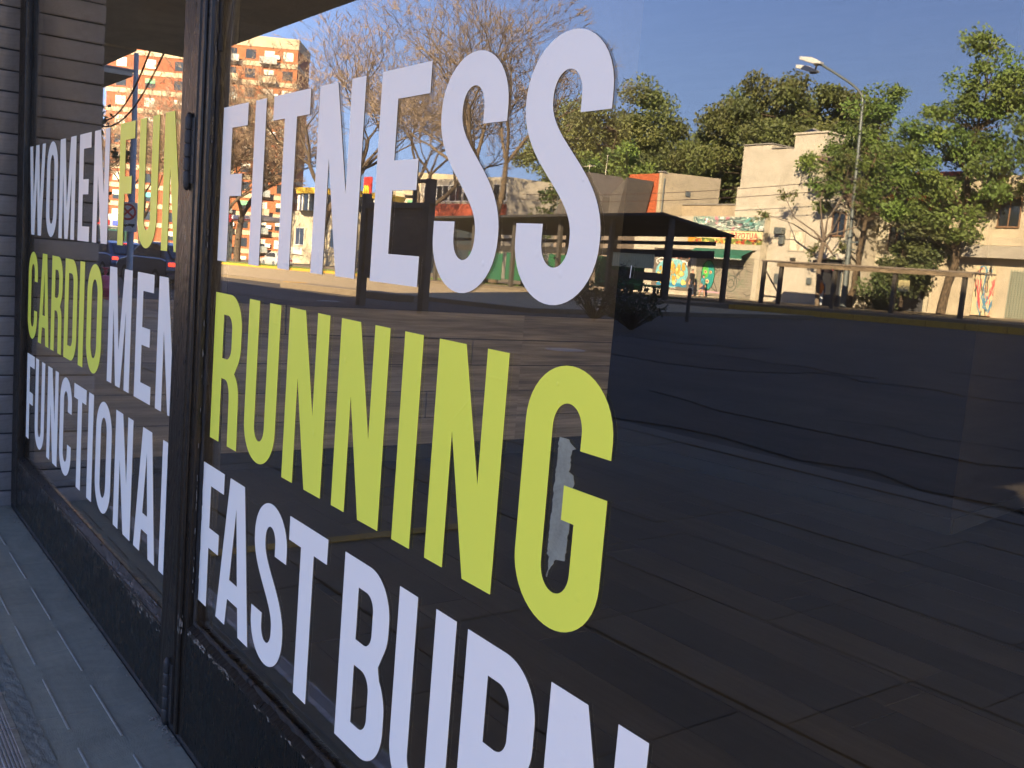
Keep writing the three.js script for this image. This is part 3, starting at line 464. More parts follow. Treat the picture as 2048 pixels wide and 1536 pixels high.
// ---------------------------------------------------------------- our building above, canopy, neighbour (they shade the street and show in the glass)
{
  const b = thing('shop_building', 'tall concrete building that the shop belongs to, with an added overhang', 'building', [0, 0, 0]);
  const T = 24.9, wm = M.plaster(0.4, 0.37, 0.33, 0.2);
  obj('wall', [bx(-11.5, 0.62, 3.14, T, -14, 0.26), bx(-11.5, -4.4, -1, 3.14, -14, 0.26), bx(-4.4, 0.62, -1, 3.14, -14, -7.45), bx(0.621, 9, 6.2, T, -3, 0.258), bx(8.6, 9, -1, 6.2, -0.6, 0.258)], wm, b);  // storeys past the corner are added, shaped to steer sun and shade
  obj('parapet', rbx(-11.6, 9.1, T, T + 0.5, -14.1, 0.34, 0.05), M.concrete, b);
  for (let f = 0; f < 7; f++) for (let k = 0; k < 6; k++) { const w = shared('window', bx(-0.7, 0.7, 0, 1.4, -0.01, 0.03), M.window, b, -10.2 + k * 3.1, 4.6 + f * 3.05, 0.26); shared('sill', rbx(-0.8, 0.8, -0.08, 0, -0.01, 0.1, 0.01), M.concrete, w); }
  const c = thing('canopy', 'board marked concrete canopy above the shopfront', 'canopy', [0, 0, 0]);
  const rc = rngOf(71);
  for (let k = 0; k < 10; k++) { const x = -11.5 + k * 1.2; shared('soffit_panel', rbx(x + 0.006, x + 1.194, 3.0 + rr(0, 0.003, rc), 3.05, 0.262, 3.0, 0.006), M.soffit[k % 3], c); }
  obj('slab', bx(-11.5, 0.5, 3.05, 3.2, 0.262, 3.02), M.concrete, c);
  const lc = thing('canopy', 'lower canopy of the neighbouring building', 'canopy', [0, 0, 0]);
  for (let k = 0; k < 6; k++) { const x = -21.2 + k * 1.3; shared('soffit_panel', rbx(x + 0.006, x + 1.294, 2.98, 3.04, 0.262, 2.84, 0.006), M.soffit[(k + 1) % 3], lc); }
  shared('soffit_panel', rbx(-13.394, -11.51, 2.98, 3.04, 0.262, 2.38, 0.006), M.soffit[0], lc);
  obj('slab', [bx(-21.2, -13.4, 3.04, 3.07, 0.262, 2.86), bx(-13.398, -11.51, 3.04, 3.07, 0.262, 2.4)], M.concrete, lc);
  const nb = thing('neighbour_building', 'low rendered building next along the shop side', 'building', [0, 0, 0]);
  obj('wall', bx(-90, -11.52, -3, 7.0, -14, 0.26), M.plaster(0.45, 0.41, 0.35, 0.2), nb);
  obj('parapet', rbx(-90.1, -11.52, 7.0, 7.3, -14.1, 0.32, 0.04), M.concrete, nb);
  for (let k = 0; k < 18; k++) { const w = shared('window', bx(-0.8, 0.8, 0, 1.6, -0.01, 0.03), M.window, nb, -14.6 - k * 4, 4.6, 0.26); shared('sill', rbx(-0.9, 0.9, -0.08, 0, -0.01, 0.1, 0.01), M.concrete, w); }
  for (let k = 0; k < 9; k++) { const s = shared('roller_shutter', bx(-1.5, 1.5, 0, 2.4, -0.01, 0.04), M.greyMetal, nb, -15.6 - k * 8, GY(-15.6 - k * 8, 0.3) + 0.05, 0.26); }
}

// ---------------------------------------------------------------- houses across the avenue
const wins = (parent, list, z, frameM, depth = 0.06) => { for (const [x0, x1, y0, y1] of list) { const w = obj('window', bx(x0, x1, y0, y1, z - 0.03, z + 0.05), M.window, parent); obj('frame', [bx(x0 - 0.06, x1 + 0.06, y1, y1 + 0.07, z - depth, z + 0.02), bx(x0 - 0.08, x1 + 0.08, y0 - 0.09, y0, z - depth - 0.04, z + 0.02), bx(x0 - 0.06, x0, y0, y1, z - depth, z + 0.02), bx(x1, x1 + 0.06, y0, y1, z - depth, z + 0.02), bx((x0 + x1) / 2 - 0.03, (x0 + x1) / 2 + 0.03, y0, y1, z - depth, z - 0.031)], frameM, w); } };
const whiteFrame = mat(lin(0.66, 0.64, 0.6), 0.7), brownFrame = mat(lin(0.2, 0.11, 0.06), 0.7);
function paint(w, h, draw) {                                  // flat print on a board, wall or shutter
  const c = document.createElement('canvas'); c.width = w; c.height = h; draw(c.getContext('2d'), w, h);
  const t = new THREE.CanvasTexture(c); t.colorSpace = THREE.SRGBColorSpace; t.magFilter = THREE.LinearFilter; return t;
}
const flat = (x0, x1, y0, y1, z, back = 0.03) => { // a thin board whose street side (-z) shows the whole print, read from the street
  const g = new THREE.BoxGeometry(x1 - x0, y1 - y0, back); const uv = g.attributes.uv, n = g.attributes.normal;
  return g.translate((x0 + x1) / 2, (y0 + y1) / 2, z + back / 2);
};
const print = (t, rough = 0.8) => mat(0xffffff, rough, { map: t });
const spray = (ctx, r, n, colors, w, h, lw) => { for (let i = 0; i < n; i++) { ctx.strokeStyle = colors[Math.floor(r() * colors.length)]; ctx.lineWidth = rr(lw * 0.5, lw * 1.5, r); ctx.beginPath(); let x = r() * w, y = r() * h; ctx.moveTo(x, y); for (let k = 0; k < 4; k++) { const x2 = x + rr(-w * 0.16, w * 0.16, r), y2 = y + rr(-h * 0.3, h * 0.3, r); ctx.quadraticCurveTo(x + rr(-20, 20, r), y + rr(-20, 20, r), x2, y2); x = x2; y = y2; } ctx.stroke(); } };
{
  const g0 = -0.3;
  const h = thing('white_house', 'tall white rendered house with stepped parapet and roof tower', 'house', [0, 0, 0]);
  const wall = M.plaster(0.72, 0.655, 0.54, 0.16);
  obj('wall', prism([[-43.5, 5.1], [-43.5, 7], [-43.3, 7.02], [-43.3, 9.53], [-41.05, 9.58], [-41.05, 9.29], [-39.85, 9.25], [-37.5, 9.1], [-37.4, 8.5], [-36.7, 8.2], [-34.7, 5.6], [-34.7, g0], [-40.55, g0], [-40.55, 5.1]], 48, 56), wall, h);
  obj('roof_tower', [bx(-39.85, -37.55, 8.6, 10.15, 48.6, 52), rbx(-39.95, -37.45, 10.15, 10.27, 48.5, 52.1, 0.02)], wall, h);
  obj('roof_edge', prism([[-37.45, 8.55], [-36.6, 8.22], [-34.55, 5.5], [-34.5, 5.72], [-36.5, 8.45], [-37.4, 8.75]], 47.7, 56.2), mat(lin(0.2, 0.13, 0.1), 0.9), h);
  obj('aerial', [cyl(V(-38, 10.27, 50), V(-38, 11.1, 50), 0.02), bx(-38.3, -37.7, 10.95, 10.98, 49.99, 50.01)], M.darkMetal, h);
  wins(h, [[-35.95, -35.15, 4.15, 5.4]], 48, brownFrame);
  obj('poster_frame', [bx(-38.95, -37.75, 4.3, 4.36, 47.95, 47.99), bx(-38.95, -37.75, 3.1, 3.16, 47.95, 47.99), bx(-38.95, -38.9, 3.1, 4.36, 47.95, 47.99), bx(-37.8, -37.75, 3.1, 4.36, 47.95, 47.99)], mat(lin(0.4, 0.35, 0.28), 0.8), h);
  obj('faded_poster', flat(-38.9, -37.8, 3.16, 4.3, 47.97, 0.02), print(paint(128, 128, (c, w, hh) => { c.fillStyle = '#d9cdb4'; c.fillRect(0, 0, w, hh); spray(c, rngOf(3), 16, ['#a79c86', '#b7aa92'], w, hh, 5); })), h);
  obj('wall_lamp', [bx(-38.6, -38.3, 2.55, 2.72, 47.8, 47.99), bx(-36.9, -36.65, 2.5, 2.66, 47.8, 47.99)], M.darkMetal, h);
  obj('air_conditioner', [rbx(-39.9, -39.3, 4.1, 4.5, 47.6, 47.99, 0.03), rbx(-39.6, -39.25, 3.5, 4.05, 47.75, 47.99, 0.03)], M.greyMetal, h);
  obj('downpipe', cyl(V(-34.9, 0, 47.92), V(-34.9, 5.4, 47.92), 0.05), M.greyMetal, h);
  obj('meter_box', [rbx(-39.7, -39.2, 1.1, 1.7, 47.86, 47.99, 0.02), rbx(-37.3, -36.95, 1.2, 1.6, 47.88, 47.99, 0.02)], M.greyMetal, h);
  obj('parapet_coping', [rbx(-43.36, -41.0, 9.58, 9.66, 47.9, 56.05, 0.02), rbx(-41.04, -39.86, 9.29, 9.36, 47.9, 56.05, 0.02)], M.concrete, h);
  obj('water_tank', [new THREE.CylinderGeometry(0.7, 0.7, 1.4, 20).translate(-42, 10.3, 53), new THREE.ConeGeometry(0.72, 0.35, 20).translate(-42, 11.17, 53)], M.concrete, h);
  const op = obj('shop_opening', bx(-36.4, -34.9, g0 + 0.2, 2.7, 47.97, 48.1), mat(lin(0.02, 0.02, 0.022), 0.6), h);
  obj('fascia', rbx(-36.6, -34.75, 2.75, 3.1, 47.7, 47.99, 0.02), mat(lin(0.55, 0.5, 0.42), 0.85), h);
  obj('banner', flat(-36.3, -35.3, 2.0, 2.5, 47.9), print(paint(128, 64, (c, w, hh) => { c.fillStyle = '#251a1c'; c.fillRect(0, 0, w, hh); spray(c, rngOf(15), 7, ['#c02845', '#d43a52'], w, hh, 7); })), h);

  const s = thing('corner_shop', 'low corner shop with green awning, painted shutters and mural band', 'shop', [0, 0, 0]);
  obj('wall', [bx(-52.2, -40.6, g0 - 0.3, 5.1, 47.6, 55), rbx(-46.25, -40.6, 3.0, 3.36, 47.4, 47.59, 0.03), bx(-41.0, -40.62, g0, 3.0, 47.45, 47.59), bx(-46.3, -45.85, g0, 3.0, 47.45, 47.59)], M.plaster(0.7, 0.63, 0.5, 0.2), s);
  obj('mural_band', flat(-46.6, -40.62, 4.22, 5.08, 47.53), print(paint(1024, 160, (c, w, hh) => {
    c.fillStyle = '#8f9d90'; c.fillRect(0, 0, w, hh); const r = rngOf(12);
    for (let i = 0; i < 60; i++) { c.fillStyle = ['#e9e2d0', '#d8d3c2', '#6fa79a', '#2c3a3a', '#c9808c', '#9bb8a9', '#f3eee0'][Math.floor(r() * 7)]; c.beginPath(); c.ellipse(r() * w, r() * hh, rr(12, 50, r), rr(8, 30, r), r() * 3, 0, 7); c.fill(); }
    spray(c, r, 60, ['#24302f', '#e9e6d8', '#4d8f86', '#30433f'], w, hh, 5);
  })), s);
  obj('sign_board', flat(-46.9, -40.62, 3.37, 4.2, 47.5), print(paint(1024, 140, (c, w, hh) => {
    c.fillStyle = '#6d7438'; c.fillRect(0, 0, w, hh); const r = rngOf(18);
    for (let i = 0; i < 130; i++) { c.fillStyle = ['#c3b456', '#7c8a3c', '#d0722e', '#3d5a2a', '#e0c878', '#a33a2a'][Math.floor(r() * 6)]; c.beginPath(); c.arc(r() * w, rr(0.55, 1, r) * hh, rr(6, 22, r), 0, 7); c.fill(); }
    c.fillStyle = '#e8d9a8'; c.fillRect(0, 6, w, hh * 0.56); c.fillStyle = '#cc2f2a'; c.font = 'bold 84px sans-serif'; c.textBaseline = 'middle'; c.textAlign = 'left'; c.fillText('AUTOSERVICIO', 60, hh * 0.36, w - 250);
    c.fillStyle = '#c98a2c'; c.beginPath(); c.moveTo(w - 180, 0); c.lineTo(w, 0); c.lineTo(w, hh); c.lineTo(w - 60, hh); c.fill();
  }), 0.6), s);
  { // awning with a scalloped edge
    const pts = [], n = 26, x0 = -46.0, x1 = -41.2;
    const g = prism([[0, 3.02], [-0.95, 2.62], [-0.95, 2.6], [0, 2.99]].map(([a, b]) => [a, b]), x0, x1).rotateY(Math.PI / 2);   // now along x, street side towards -z
    g.scale(1, 1, 1);
    const p = g.attributes.position; for (let i = 0; i < p.count; i++) { const x = p.getX(i), z = p.getZ(i); p.setX(i, x); p.setZ(i, 47.42 - Math.abs(z)); }
    g.computeVertexNormals();
    const a = obj('awning', metreUV(g), mat(lin(0.02, 0.12, 0.075), 0.85, { side: THREE.DoubleSide }), s);
    const out = [[x0, 2.62]]; for (let i = 0; i <= n * 4; i++) out.push([x0 + (x1 - x0) * i / (n * 4), 2.42 - 0.07 * Math.abs(Math.sin(i * Math.PI / 4))]); out.push([x1, 2.62]);
    obj('valance', prism(out, 46.46, 46.475), mat(lin(0.025, 0.14, 0.085), 0.85), a);
    obj('trim', tubeOf(out.slice(1, -1).filter((_, i) => i % 2 === 0).map(([x, y]) => V(x, y, 46.455)), 0.018, 160, 4), mat(lin(0.7, 0.68, 0.6), 0.8), a);
  }
  obj('painted_shutter', flat(-45.85, -41.02, g0 + 0.3, 2.55, 47.5, 0.06), print(paint(512, 260, (c, w, hh) => {
    c.fillStyle = '#8d8473'; c.fillRect(0, 0, w, hh); for (let y = 0; y < hh; y += 8) { c.fillStyle = y % 16 ? '#857c6c' : '#958c7b'; c.fillRect(0, y, w, 8); }
    const r = rngOf(27); spray(c, r, 26, ['#59554c', '#6f7a62', '#a39a8a', '#4b4943'], w, hh, 5);
    c.strokeStyle = '#4a5247'; c.lineWidth = 7; c.beginPath(); c.arc(w * 0.36, hh * 0.66, 52, 0, 7); c.stroke(); c.beginPath(); c.arc(w * 0.36, hh * 0.66, 26, 0, 7); c.stroke();
    const X = w * 0.78, Y = hh * 0.5, gr = '#3f9a6d'; c.fillStyle = gr; c.beginPath(); c.ellipse(X, Y, 62, 100, 0, 0, 7); c.fill(); c.fillStyle = '#2d8f86'; c.beginPath(); c.ellipse(X - 22, Y + 6, 34, 84, 0, 0, 7); c.fill(); c.fillStyle = '#5bb04f'; c.beginPath(); c.ellipse(X + 24, Y - 34, 26, 52, 0.3, 0, 7); c.fill();
    c.strokeStyle = '#16352b'; c.lineWidth = 6; c.beginPath(); c.ellipse(X, Y, 62, 100, 0, 0, 7); c.stroke();
    for (const dx of [-24, 24]) { c.fillStyle = '#d8a878'; c.beginPath(); c.ellipse(X + dx, Y - 22, 13, 11, 0, 0, 7); c.fill(); c.fillStyle = '#262019'; c.beginPath(); c.arc(X + dx, Y - 22, 5, 0, 7); c.fill(); }
    c.fillStyle = '#d8b48a'; c.beginPath(); c.ellipse(X, Y + 40, 17, 15, 0, 0, 7); c.fill(); c.fillStyle = '#5a2620'; c.fillRect(X - 8, Y + 36, 16, 8);
    c.fillStyle = '#c99aa6'; c.fillRect(w * 0.42, hh * 0.9, w * 0.5, 10);
  })), s);
  obj('painted_shutter', flat(-50.0, -46.4, g0 + 0.45, 2.9, 47.52, 0.06), print(paint(420, 280, (c, w, hh) => {
    c.fillStyle = '#6e6458'; c.fillRect(0, 0, w, hh); const r = rngOf(33);
    c.fillStyle = '#3c332c'; c.fillRect(0, 0, w, hh * 0.24); spray(c, r, 8, ['#c8694e', '#d7d0c4'], w, hh * 0.3, 8);
    c.fillStyle = '#79b6b8'; c.beginPath(); c.ellipse(w * 0.48, hh * 0.6, 180, 100, 0, 0, 7); c.fill();
    c.fillStyle = '#2f7fa0'; c.fillRect(30, hh * 0.84, w - 90, 24);
    for (let i = 0; i < 60; i++) { const x = rr(40, w - 60, r), y = rr(hh * 0.36, hh * 0.84, r); c.fillStyle = ['#d8b456', '#e3c878', '#c99a3c'][Math.floor(r() * 3)]; c.beginPath(); c.arc(x, y, rr(12, 22, r), 0, 7); c.fill(); c.strokeStyle = '#8d6c2c'; c.lineWidth = 2; c.stroke(); }
    spray(c, r, 8, ['#e8e2cf', '#2f7fa0'], w, hh, 3);
  })), s);
  const ch = thing('cream_house', 'plain house with brick front and cream rendered side wall', 'house', [0, 0, 0]);
  const brickM = mat(lin(0.62, 0.2, 0.09), 0.9, { map: rep(farBrickTex, 0.4) });
  obj('side_wall', [prism([[52, -1.2], [52, 8.72], [58.4, 8.95], [58.4, -1.2]].map(([a, b]) => [-a, b]), -54.9, -54.6).rotateY(Math.PI / 2), bx(-60, -54.62, -1.2, 8.4, 58, 58.4)], M.plaster(0.62, 0.53, 0.38, 0.18), ch);
  obj('brick_front', bx(-58.2, -54.91, -1.2, 8.62, 51.98, 52.3), brickM, ch);
  obj('roof', bx(-58.3, -54.7, 8.3, 8.5, 52.3, 58), M.concrete, ch);
  obj('coping', rbx(-54.98, -54.5, 8.7, 8.8, 51.9, 52.4, 0.02), M.concrete, ch);
  obj('gutter', [cyl(V(-54.52, 8.3, 52.2), V(-54.52, 5, 52.2), 0.05), rbx(-54.6, -54.52, 7.2, 7.6, 54.6, 55.1, 0.01)], M.greyMetal, ch);
  const lw = thing('yard_wall', 'low cream yard wall between the houses', 'wall', [0, 0, 0]);
  obj('wall', bx(-54.6, -43.6, -1, 6.5, 54.5, 54.8), M.plaster(0.56, 0.46, 0.32, 0.2), lw);
  obj('coping', rbx(-54.6, -43.5, 6.5, 6.6, 54.4, 54.9, 0.02), M.concrete, lw);
  const gh = thing('grey_house', 'house with steep grey sheet roof in front of the brick wall', 'house', [0, 0, 0]);
  obj('wall', bx(-62.5, -55.4, -1.4, 5.2, 48.4, 51.6), M.plaster(0.3, 0.24, 0.19, 0.2), gh);
  const roofM = mat(lin(0.15, 0.13, 0.115), 0.85, { map: rep(grainTex, 0.5) });
  obj('roof', [prism([[-62.8, 5.2], [-60.6, 7.6], [-59.9, 8.35], [-58.6, 8.35], [-57.7, 7.2], [-56.9, 6.5], [-56.9, 5.2]], 48.3, 51.6), prism([[-57.3, 5.2], [-57.0, 6.6], [-55.2, 8.0], [-55.9, 5.2]], 49, 51.8)], roofM, gh);
  obj('sheet_seam', Array.from({ length: 7 }, (_, i) => bx(-62.3 + i * 0.8, -62.25 + i * 0.8, 5.25, 6.6, 48.24, 48.3)), M.greyMetal, gh);
  obj('aerial', [cyl(V(-60.3, 7.8, 49.6), V(-60.3, 9.2, 49.6), 0.03), bx(-61.2, -59.6, 9.0, 9.06, 49.58, 49.62), cyl(V(-58.8, 8.3, 50), V(-58.7, 9.9, 50), 0.03)], mat(lin(0.5, 0.45, 0.36), 0.7), gh);

  const rh = thing('cream_house', 'two storey cream house with brown shutters behind the right hand tree', 'house', [0, 0, 0]);
  const rw = M.plaster(0.72, 0.62, 0.46, 0.2);
  obj('wall', [bx(-30.6, -20, -0.5, 7.6, 50, 58), rbx(-30.8, -19.8, 3.95, 4.4, 49.55, 49.99, 0.04)], rw, rh);
  obj('balcony', rbx(-29.0, -21, 3.3, 3.94, 49.3, 49.99, 0.03), M.plaster(0.55, 0.5, 0.42, 0.3), rh);
  wins(rh, [[-27.25, -26.2, 5.0, 6.4], [-24.2, -23, 5.0, 6.4]], 50, brownFrame);
  obj('lattice_shutter', [...Array.from({ length: 22 }, (_, i) => bx(-26.2, -22.4, 0.35 + i * 0.11, 0.38 + i * 0.11, 49.9, 49.96)), ...Array.from({ length: 26 }, (_, i) => bx(-26.2 + i * 0.15, -26.17 + i * 0.15, 0.3, 2.8, 49.92, 49.98))], mat(lin(0.32, 0.36, 0.28), 0.7), rh);
  obj('graffiti_pillar', flat(-28.0, -26.9, 0.3, 2.9, 49.8), print(paint(128, 256, (c, w, hh) => { c.fillStyle = '#cbb893'; c.fillRect(0, 0, w, hh); spray(c, rngOf(51), 22, ['#3f7f9c', '#c04a4f', '#2f2a26', '#e8e0cf'], w, hh, 5); })), rh);
  const mid = thing('tiled_house', 'low house with red tiled roof half hidden behind the street trees', 'house', [0, 0, 0]);
  obj('wall', bx(-34.6, -30.7, -0.5, 6.0, 50.5, 57), M.plaster(0.7, 0.64, 0.5, 0.2), mid);
  obj('roof', prism([[-50.2, 5.8], [-53.8, 8.4], [-57.2, 5.8]], -34.9, -30.65).rotateY(Math.PI / 2), mat(lin(0.5, 0.13, 0.05), 0.85, { map: rep(farBrickTex, 0.6) }), mid);
  wins(mid, [[-33.8, -32.9, 3.6, 4.9]], 50.5, brownFrame);
  obj('garage', bx(-34.2, -31.2, -0.2, 2.6, 50.4, 50.49), mat(lin(0.05, 0.05, 0.055), 0.7), mid);

  // farther along to the left
  const q = thing('corner_building', 'low building with red fascia and a row of upper windows', 'building', [0, 0, 0]);
  obj('wall', bx(-104, -86, -1.9, 10, 60, 70), M.plaster(0.6, 0.54, 0.44, 0.15), q);
  obj('fascia', [rbx(-104.2, -85.8, 5.2, 7.1, 59.2, 59.99, 0.05)], mat(lin(0.5, 0.1, 0.045), 0.7, { map: rep(grainTex, 0.3) }), q);
  obj('blue_strip', [bx(-104.2, -85.8, 4.9, 5.18, 59.3, 59.98)], mat(lin(0.4, 0.55, 0.6), 0.6), q);
  wins(q, Array.from({ length: 6 }, (_, i) => [-103 + i * 2.9, -100.5 + i * 2.9, 7.5, 9.2]), 60, whiteFrame);
  obj('shopfront', bx(-103, -87, -1.6, 4.6, 59.93, 60.02), mat(lin(0.03, 0.035, 0.035), 0.4), q);
  const fr = thing('restaurant', 'white restaurant with yellow rimmed drum roof and arch signs', 'restaurant', [0, 0, 0]);
  obj('wall', bx(-143, -121, -2.6, 6.1, 60, 72), M.plaster(0.75, 0.66, 0.48, 0.15), fr);
  obj('drum', new THREE.CylinderGeometry(7.5, 7.5, 2.4, 40).translate(-134.6, 7.3, 66), M.window, fr);
  obj('mullion', Array.from({ length: 28 }, (_, i) => { const a = i / 28 * 6.283; return cyl(V(-134.6 + 7.55 * Math.cos(a), 6.1, 66 + 7.55 * Math.sin(a)), V(-134.6 + 7.55 * Math.cos(a), 8.5, 66 + 7.55 * Math.sin(a)), 0.12, 0.12, 5); }), whiteFrame, fr);
  obj('roof_rim', new THREE.CylinderGeometry(8.2, 7.9, 0.8, 40).translate(-134.6, 8.9, 66), mat(lin(0.75, 0.5, 0.06), 0.6), fr);
  wins(fr, [[-140, -137, 1.2, 3.6], [-134, -131, 1.2, 3.6], [-128, -125, 1.2, 3.6]], 60, whiteFrame);
  obj('banner', [bx(-141, -137, -0.3, 0.7, 59.7, 59.9), bx(-133, -129, -0.3, 0.6, 59.7, 59.9)], whiteFrame, fr);
  const archGeo = (x, y, z, s) => { const one = (dx) => tubeOf(arc(dx, 0, 0.24, 1, 0, Math.PI, 16).map(([a, b]) => V(x + a * s, y + b * s, z)), 0.09 * s, 30, 6); return [one(-0.24), one(0.24)]; };
  const archM = mat(lin(0.85, 0.52, 0.02), 0.5), redM = mat(lin(0.55, 0.035, 0.025), 0.55);
  const cn = thing('canopy_roof', 'flat white and red canopy on posts beside the restaurant', 'canopy', [0, 0, 0]);
  obj('roof', rbx(-176, -146, 4.3, 5.0, 56, 62, 0.1), mat(lin(0.75, 0.7, 0.64), 0.6), cn);
  obj('fascia', [bx(-162.5, -156.5, 3.9, 5.1, 55.9, 55.99), bx(-176, -146, 4.25, 4.4, 55.9, 55.99)], redM, cn);
  for (const x of [-172, -160, -149]) obj('post', bx(x - 0.25, x + 0.25, -3, 4.3, 57, 57.5), M.greyMetal, cn);
  const sg = (label, x, z, yb, board, disc) => { const o = thing('pole_sign', label, 'sign', [0, 0, 0]); const gy = GY(x, z) - 0.2; obj('pole', cyl(V(x, gy, z), V(x, yb, z), 0.16), M.greyMetal, o); board(o, x, z, yb); return o; };
  sg('small red pole sign with a yellow arch emblem by the road', -166.5, 55, 0.2, (o, x, z, y) => { obj('board', rbx(x - 1.1, x + 1.1, y, y + 2.3, z - 0.12, z + 0.12, 0.1), redM, o); obj('emblem', archGeo(x, y + 0.5, z - 0.2, 1.2), archM, o); });
  sg('tall red pole sign with a yellow arch emblem above the trees', -150, 52, 6.7, (o, x, z, y) => { obj('board', rbx(x - 2.2, x + 2.2, y, y + 1.0, z - 0.2, z + 0.2, 0.08), redM, o); obj('emblem', archGeo(x, y + 1.2, z, 3.0), archM, o); });
  sg('round black sign with a yellow ring beside the canopy', -152.5, 53, 4.6, (o, x, z, y) => { obj('board', new THREE.CylinderGeometry(1.25, 1.25, 0.2, 28).rotateX(HPI).translate(x, y + 1.1, z), mat(lin(0.02, 0.02, 0.02), 0.5), o); obj('ring', new THREE.TorusGeometry(1.3, 0.16, 8, 32).translate(x, y + 1.1, z - 0.1), archM, o); obj('figure', [tubeOf([V(x + 0.55, y + 0.7, z - 0.15), V(x + 0.2, y + 1.5, z - 0.15), V(x + 0.1, y + 0.7, z - 0.15)], 0.09, 16, 5), new THREE.TorusGeometry(0.32, 0.09, 6, 18, 5).translate(x - 0.35, y + 1.1, z - 0.15)], whiteFrame, o); });
  sg('upright red and yellow banner sign near the corner building', -106, 54, 1.5, (o, x, z, y) => { obj('board', rbx(x - 0.9, x + 0.9, y + 3.2, y + 8.2, z - 0.15, z + 0.15, 0.08), redM, o); obj('band', bx(x - 0.9, x + 0.9, y + 2.2, y + 3.15, z - 0.15, z + 0.15), archM, o); obj('emblem', archGeo(x, y + 5.9, z - 0.22, 1.2), archM, o); });
}
// distant apartment blocks
function block(label, x, z, turn, w, d, floors, base, wallM, bandM, cols, balconies) {
  const o = thing('apartment_block', label, 'apartment block', [x, base, z]); o.rotation.y = turn;
  const H = floors * 2.85, rb = rngOf(floors * 31 + cols);
  obj('wall', bx(-w / 2, w / 2, 0, H, 0, d), wallM, o);
  obj('parapet', rbx(-w / 2 - 0.1, w / 2 + 0.1, H, H + 1.6, -0.1, d + 0.1, 0.05), bandM, o);
  const winG = bx(-0.75, 0.75, 0, 1.35, -0.05, 0.02), blindG = bx(-0.75, 0.75, 0, 0.7, -0.07, -0.045), slabG = bx(-w / 2 - 0.06, w / 2 + 0.06, 0, 0.7, -0.14, d + 0.06), balG = rbx(-1.35, 1.35, 0, 0.16, -1.05, -0.05, 0.02), railG = bx(-1.33, 1.33, 0.16, 1.05, -1.04, -0.98), acG = rbx(-0.4, 0.4, 0, 0.55, -0.4, -0.06, 0.03);
  const blinds = [mat(lin(0.5, 0.46, 0.38), 0.8), mat(lin(0.12, 0.3, 0.16), 0.8), mat(lin(0.08, 0.38, 0.36), 0.8)];
  for (let f = 0; f < floors; f++) {
    shared('floor_band', slabG, bandM, o, 0, f * 2.85, 0);
    for (let k = 0; k < cols; k++) {
      const x0 = -w / 2 + (k + 0.5) * w / cols, win = shared('window', winG, M.window, o, x0, f * 2.85 + 1.05, 0), q = rb();
      if (q < 0.6) { const b = shared('blind', blindG, blinds[q < 0.48 ? 0 : q < 0.56 ? 1 : 2], win, 0, q < 0.3 ? 0 : 0.65, 0); if (q < 0.3) b.scale.y = 1.9; }
      if (balconies && (k % 2 === balconies % 2)) { const b = shared('balcony', balG, M.concrete, o, x0, f * 2.85 + 0.3, 0); shared('railing', railG, rb() < 0.5 ? bandM : M.greyMetal, b); if (rb() < 0.5) shared('air_conditioner', acG, whiteFrame, o, x0 + 1.2, f * 2.85 + 1.2, 0); }
    }
  }
  return o;
}
const blockBrick = mat(lin(0.33, 0.13, 0.07), 0.9, { map: rep(farBrickTex, 0.3) }), bandCream = M.plaster(0.5, 0.41, 0.28, 0.1);
block('tall brick apartment block with cream floor bands and balconies', -199.6, 57.2, -0.98, 17.5, 12, 12, -5, blockBrick, bandCream, 4, 0).scale.setScalar(1.27);
block('tall cream apartment block with coloured blinds at its brick corner', -189.6, 72.2, -0.98, 11.4, 10, 12, -5, mat(lin(0.42, 0.19, 0.09), 0.9, { map: rep(farBrickTex, 0.3) }), bandCream, 4, 2).scale.setScalar(1.27);
block('cream apartment block behind the bare trees', -178, 112, -0.75, 26, 12, 6, -4, M.plaster(0.68, 0.58, 0.42, 0.1), bandCream, 8, 1).scale.setScalar(1.2);
block('pale apartment block behind the red fascia building', -128, 112, -0.6, 22, 12, 5, -3, M.plaster(0.64, 0.56, 0.42, 0.1), bandCream, 7, 0).scale.setScalar(1.15);

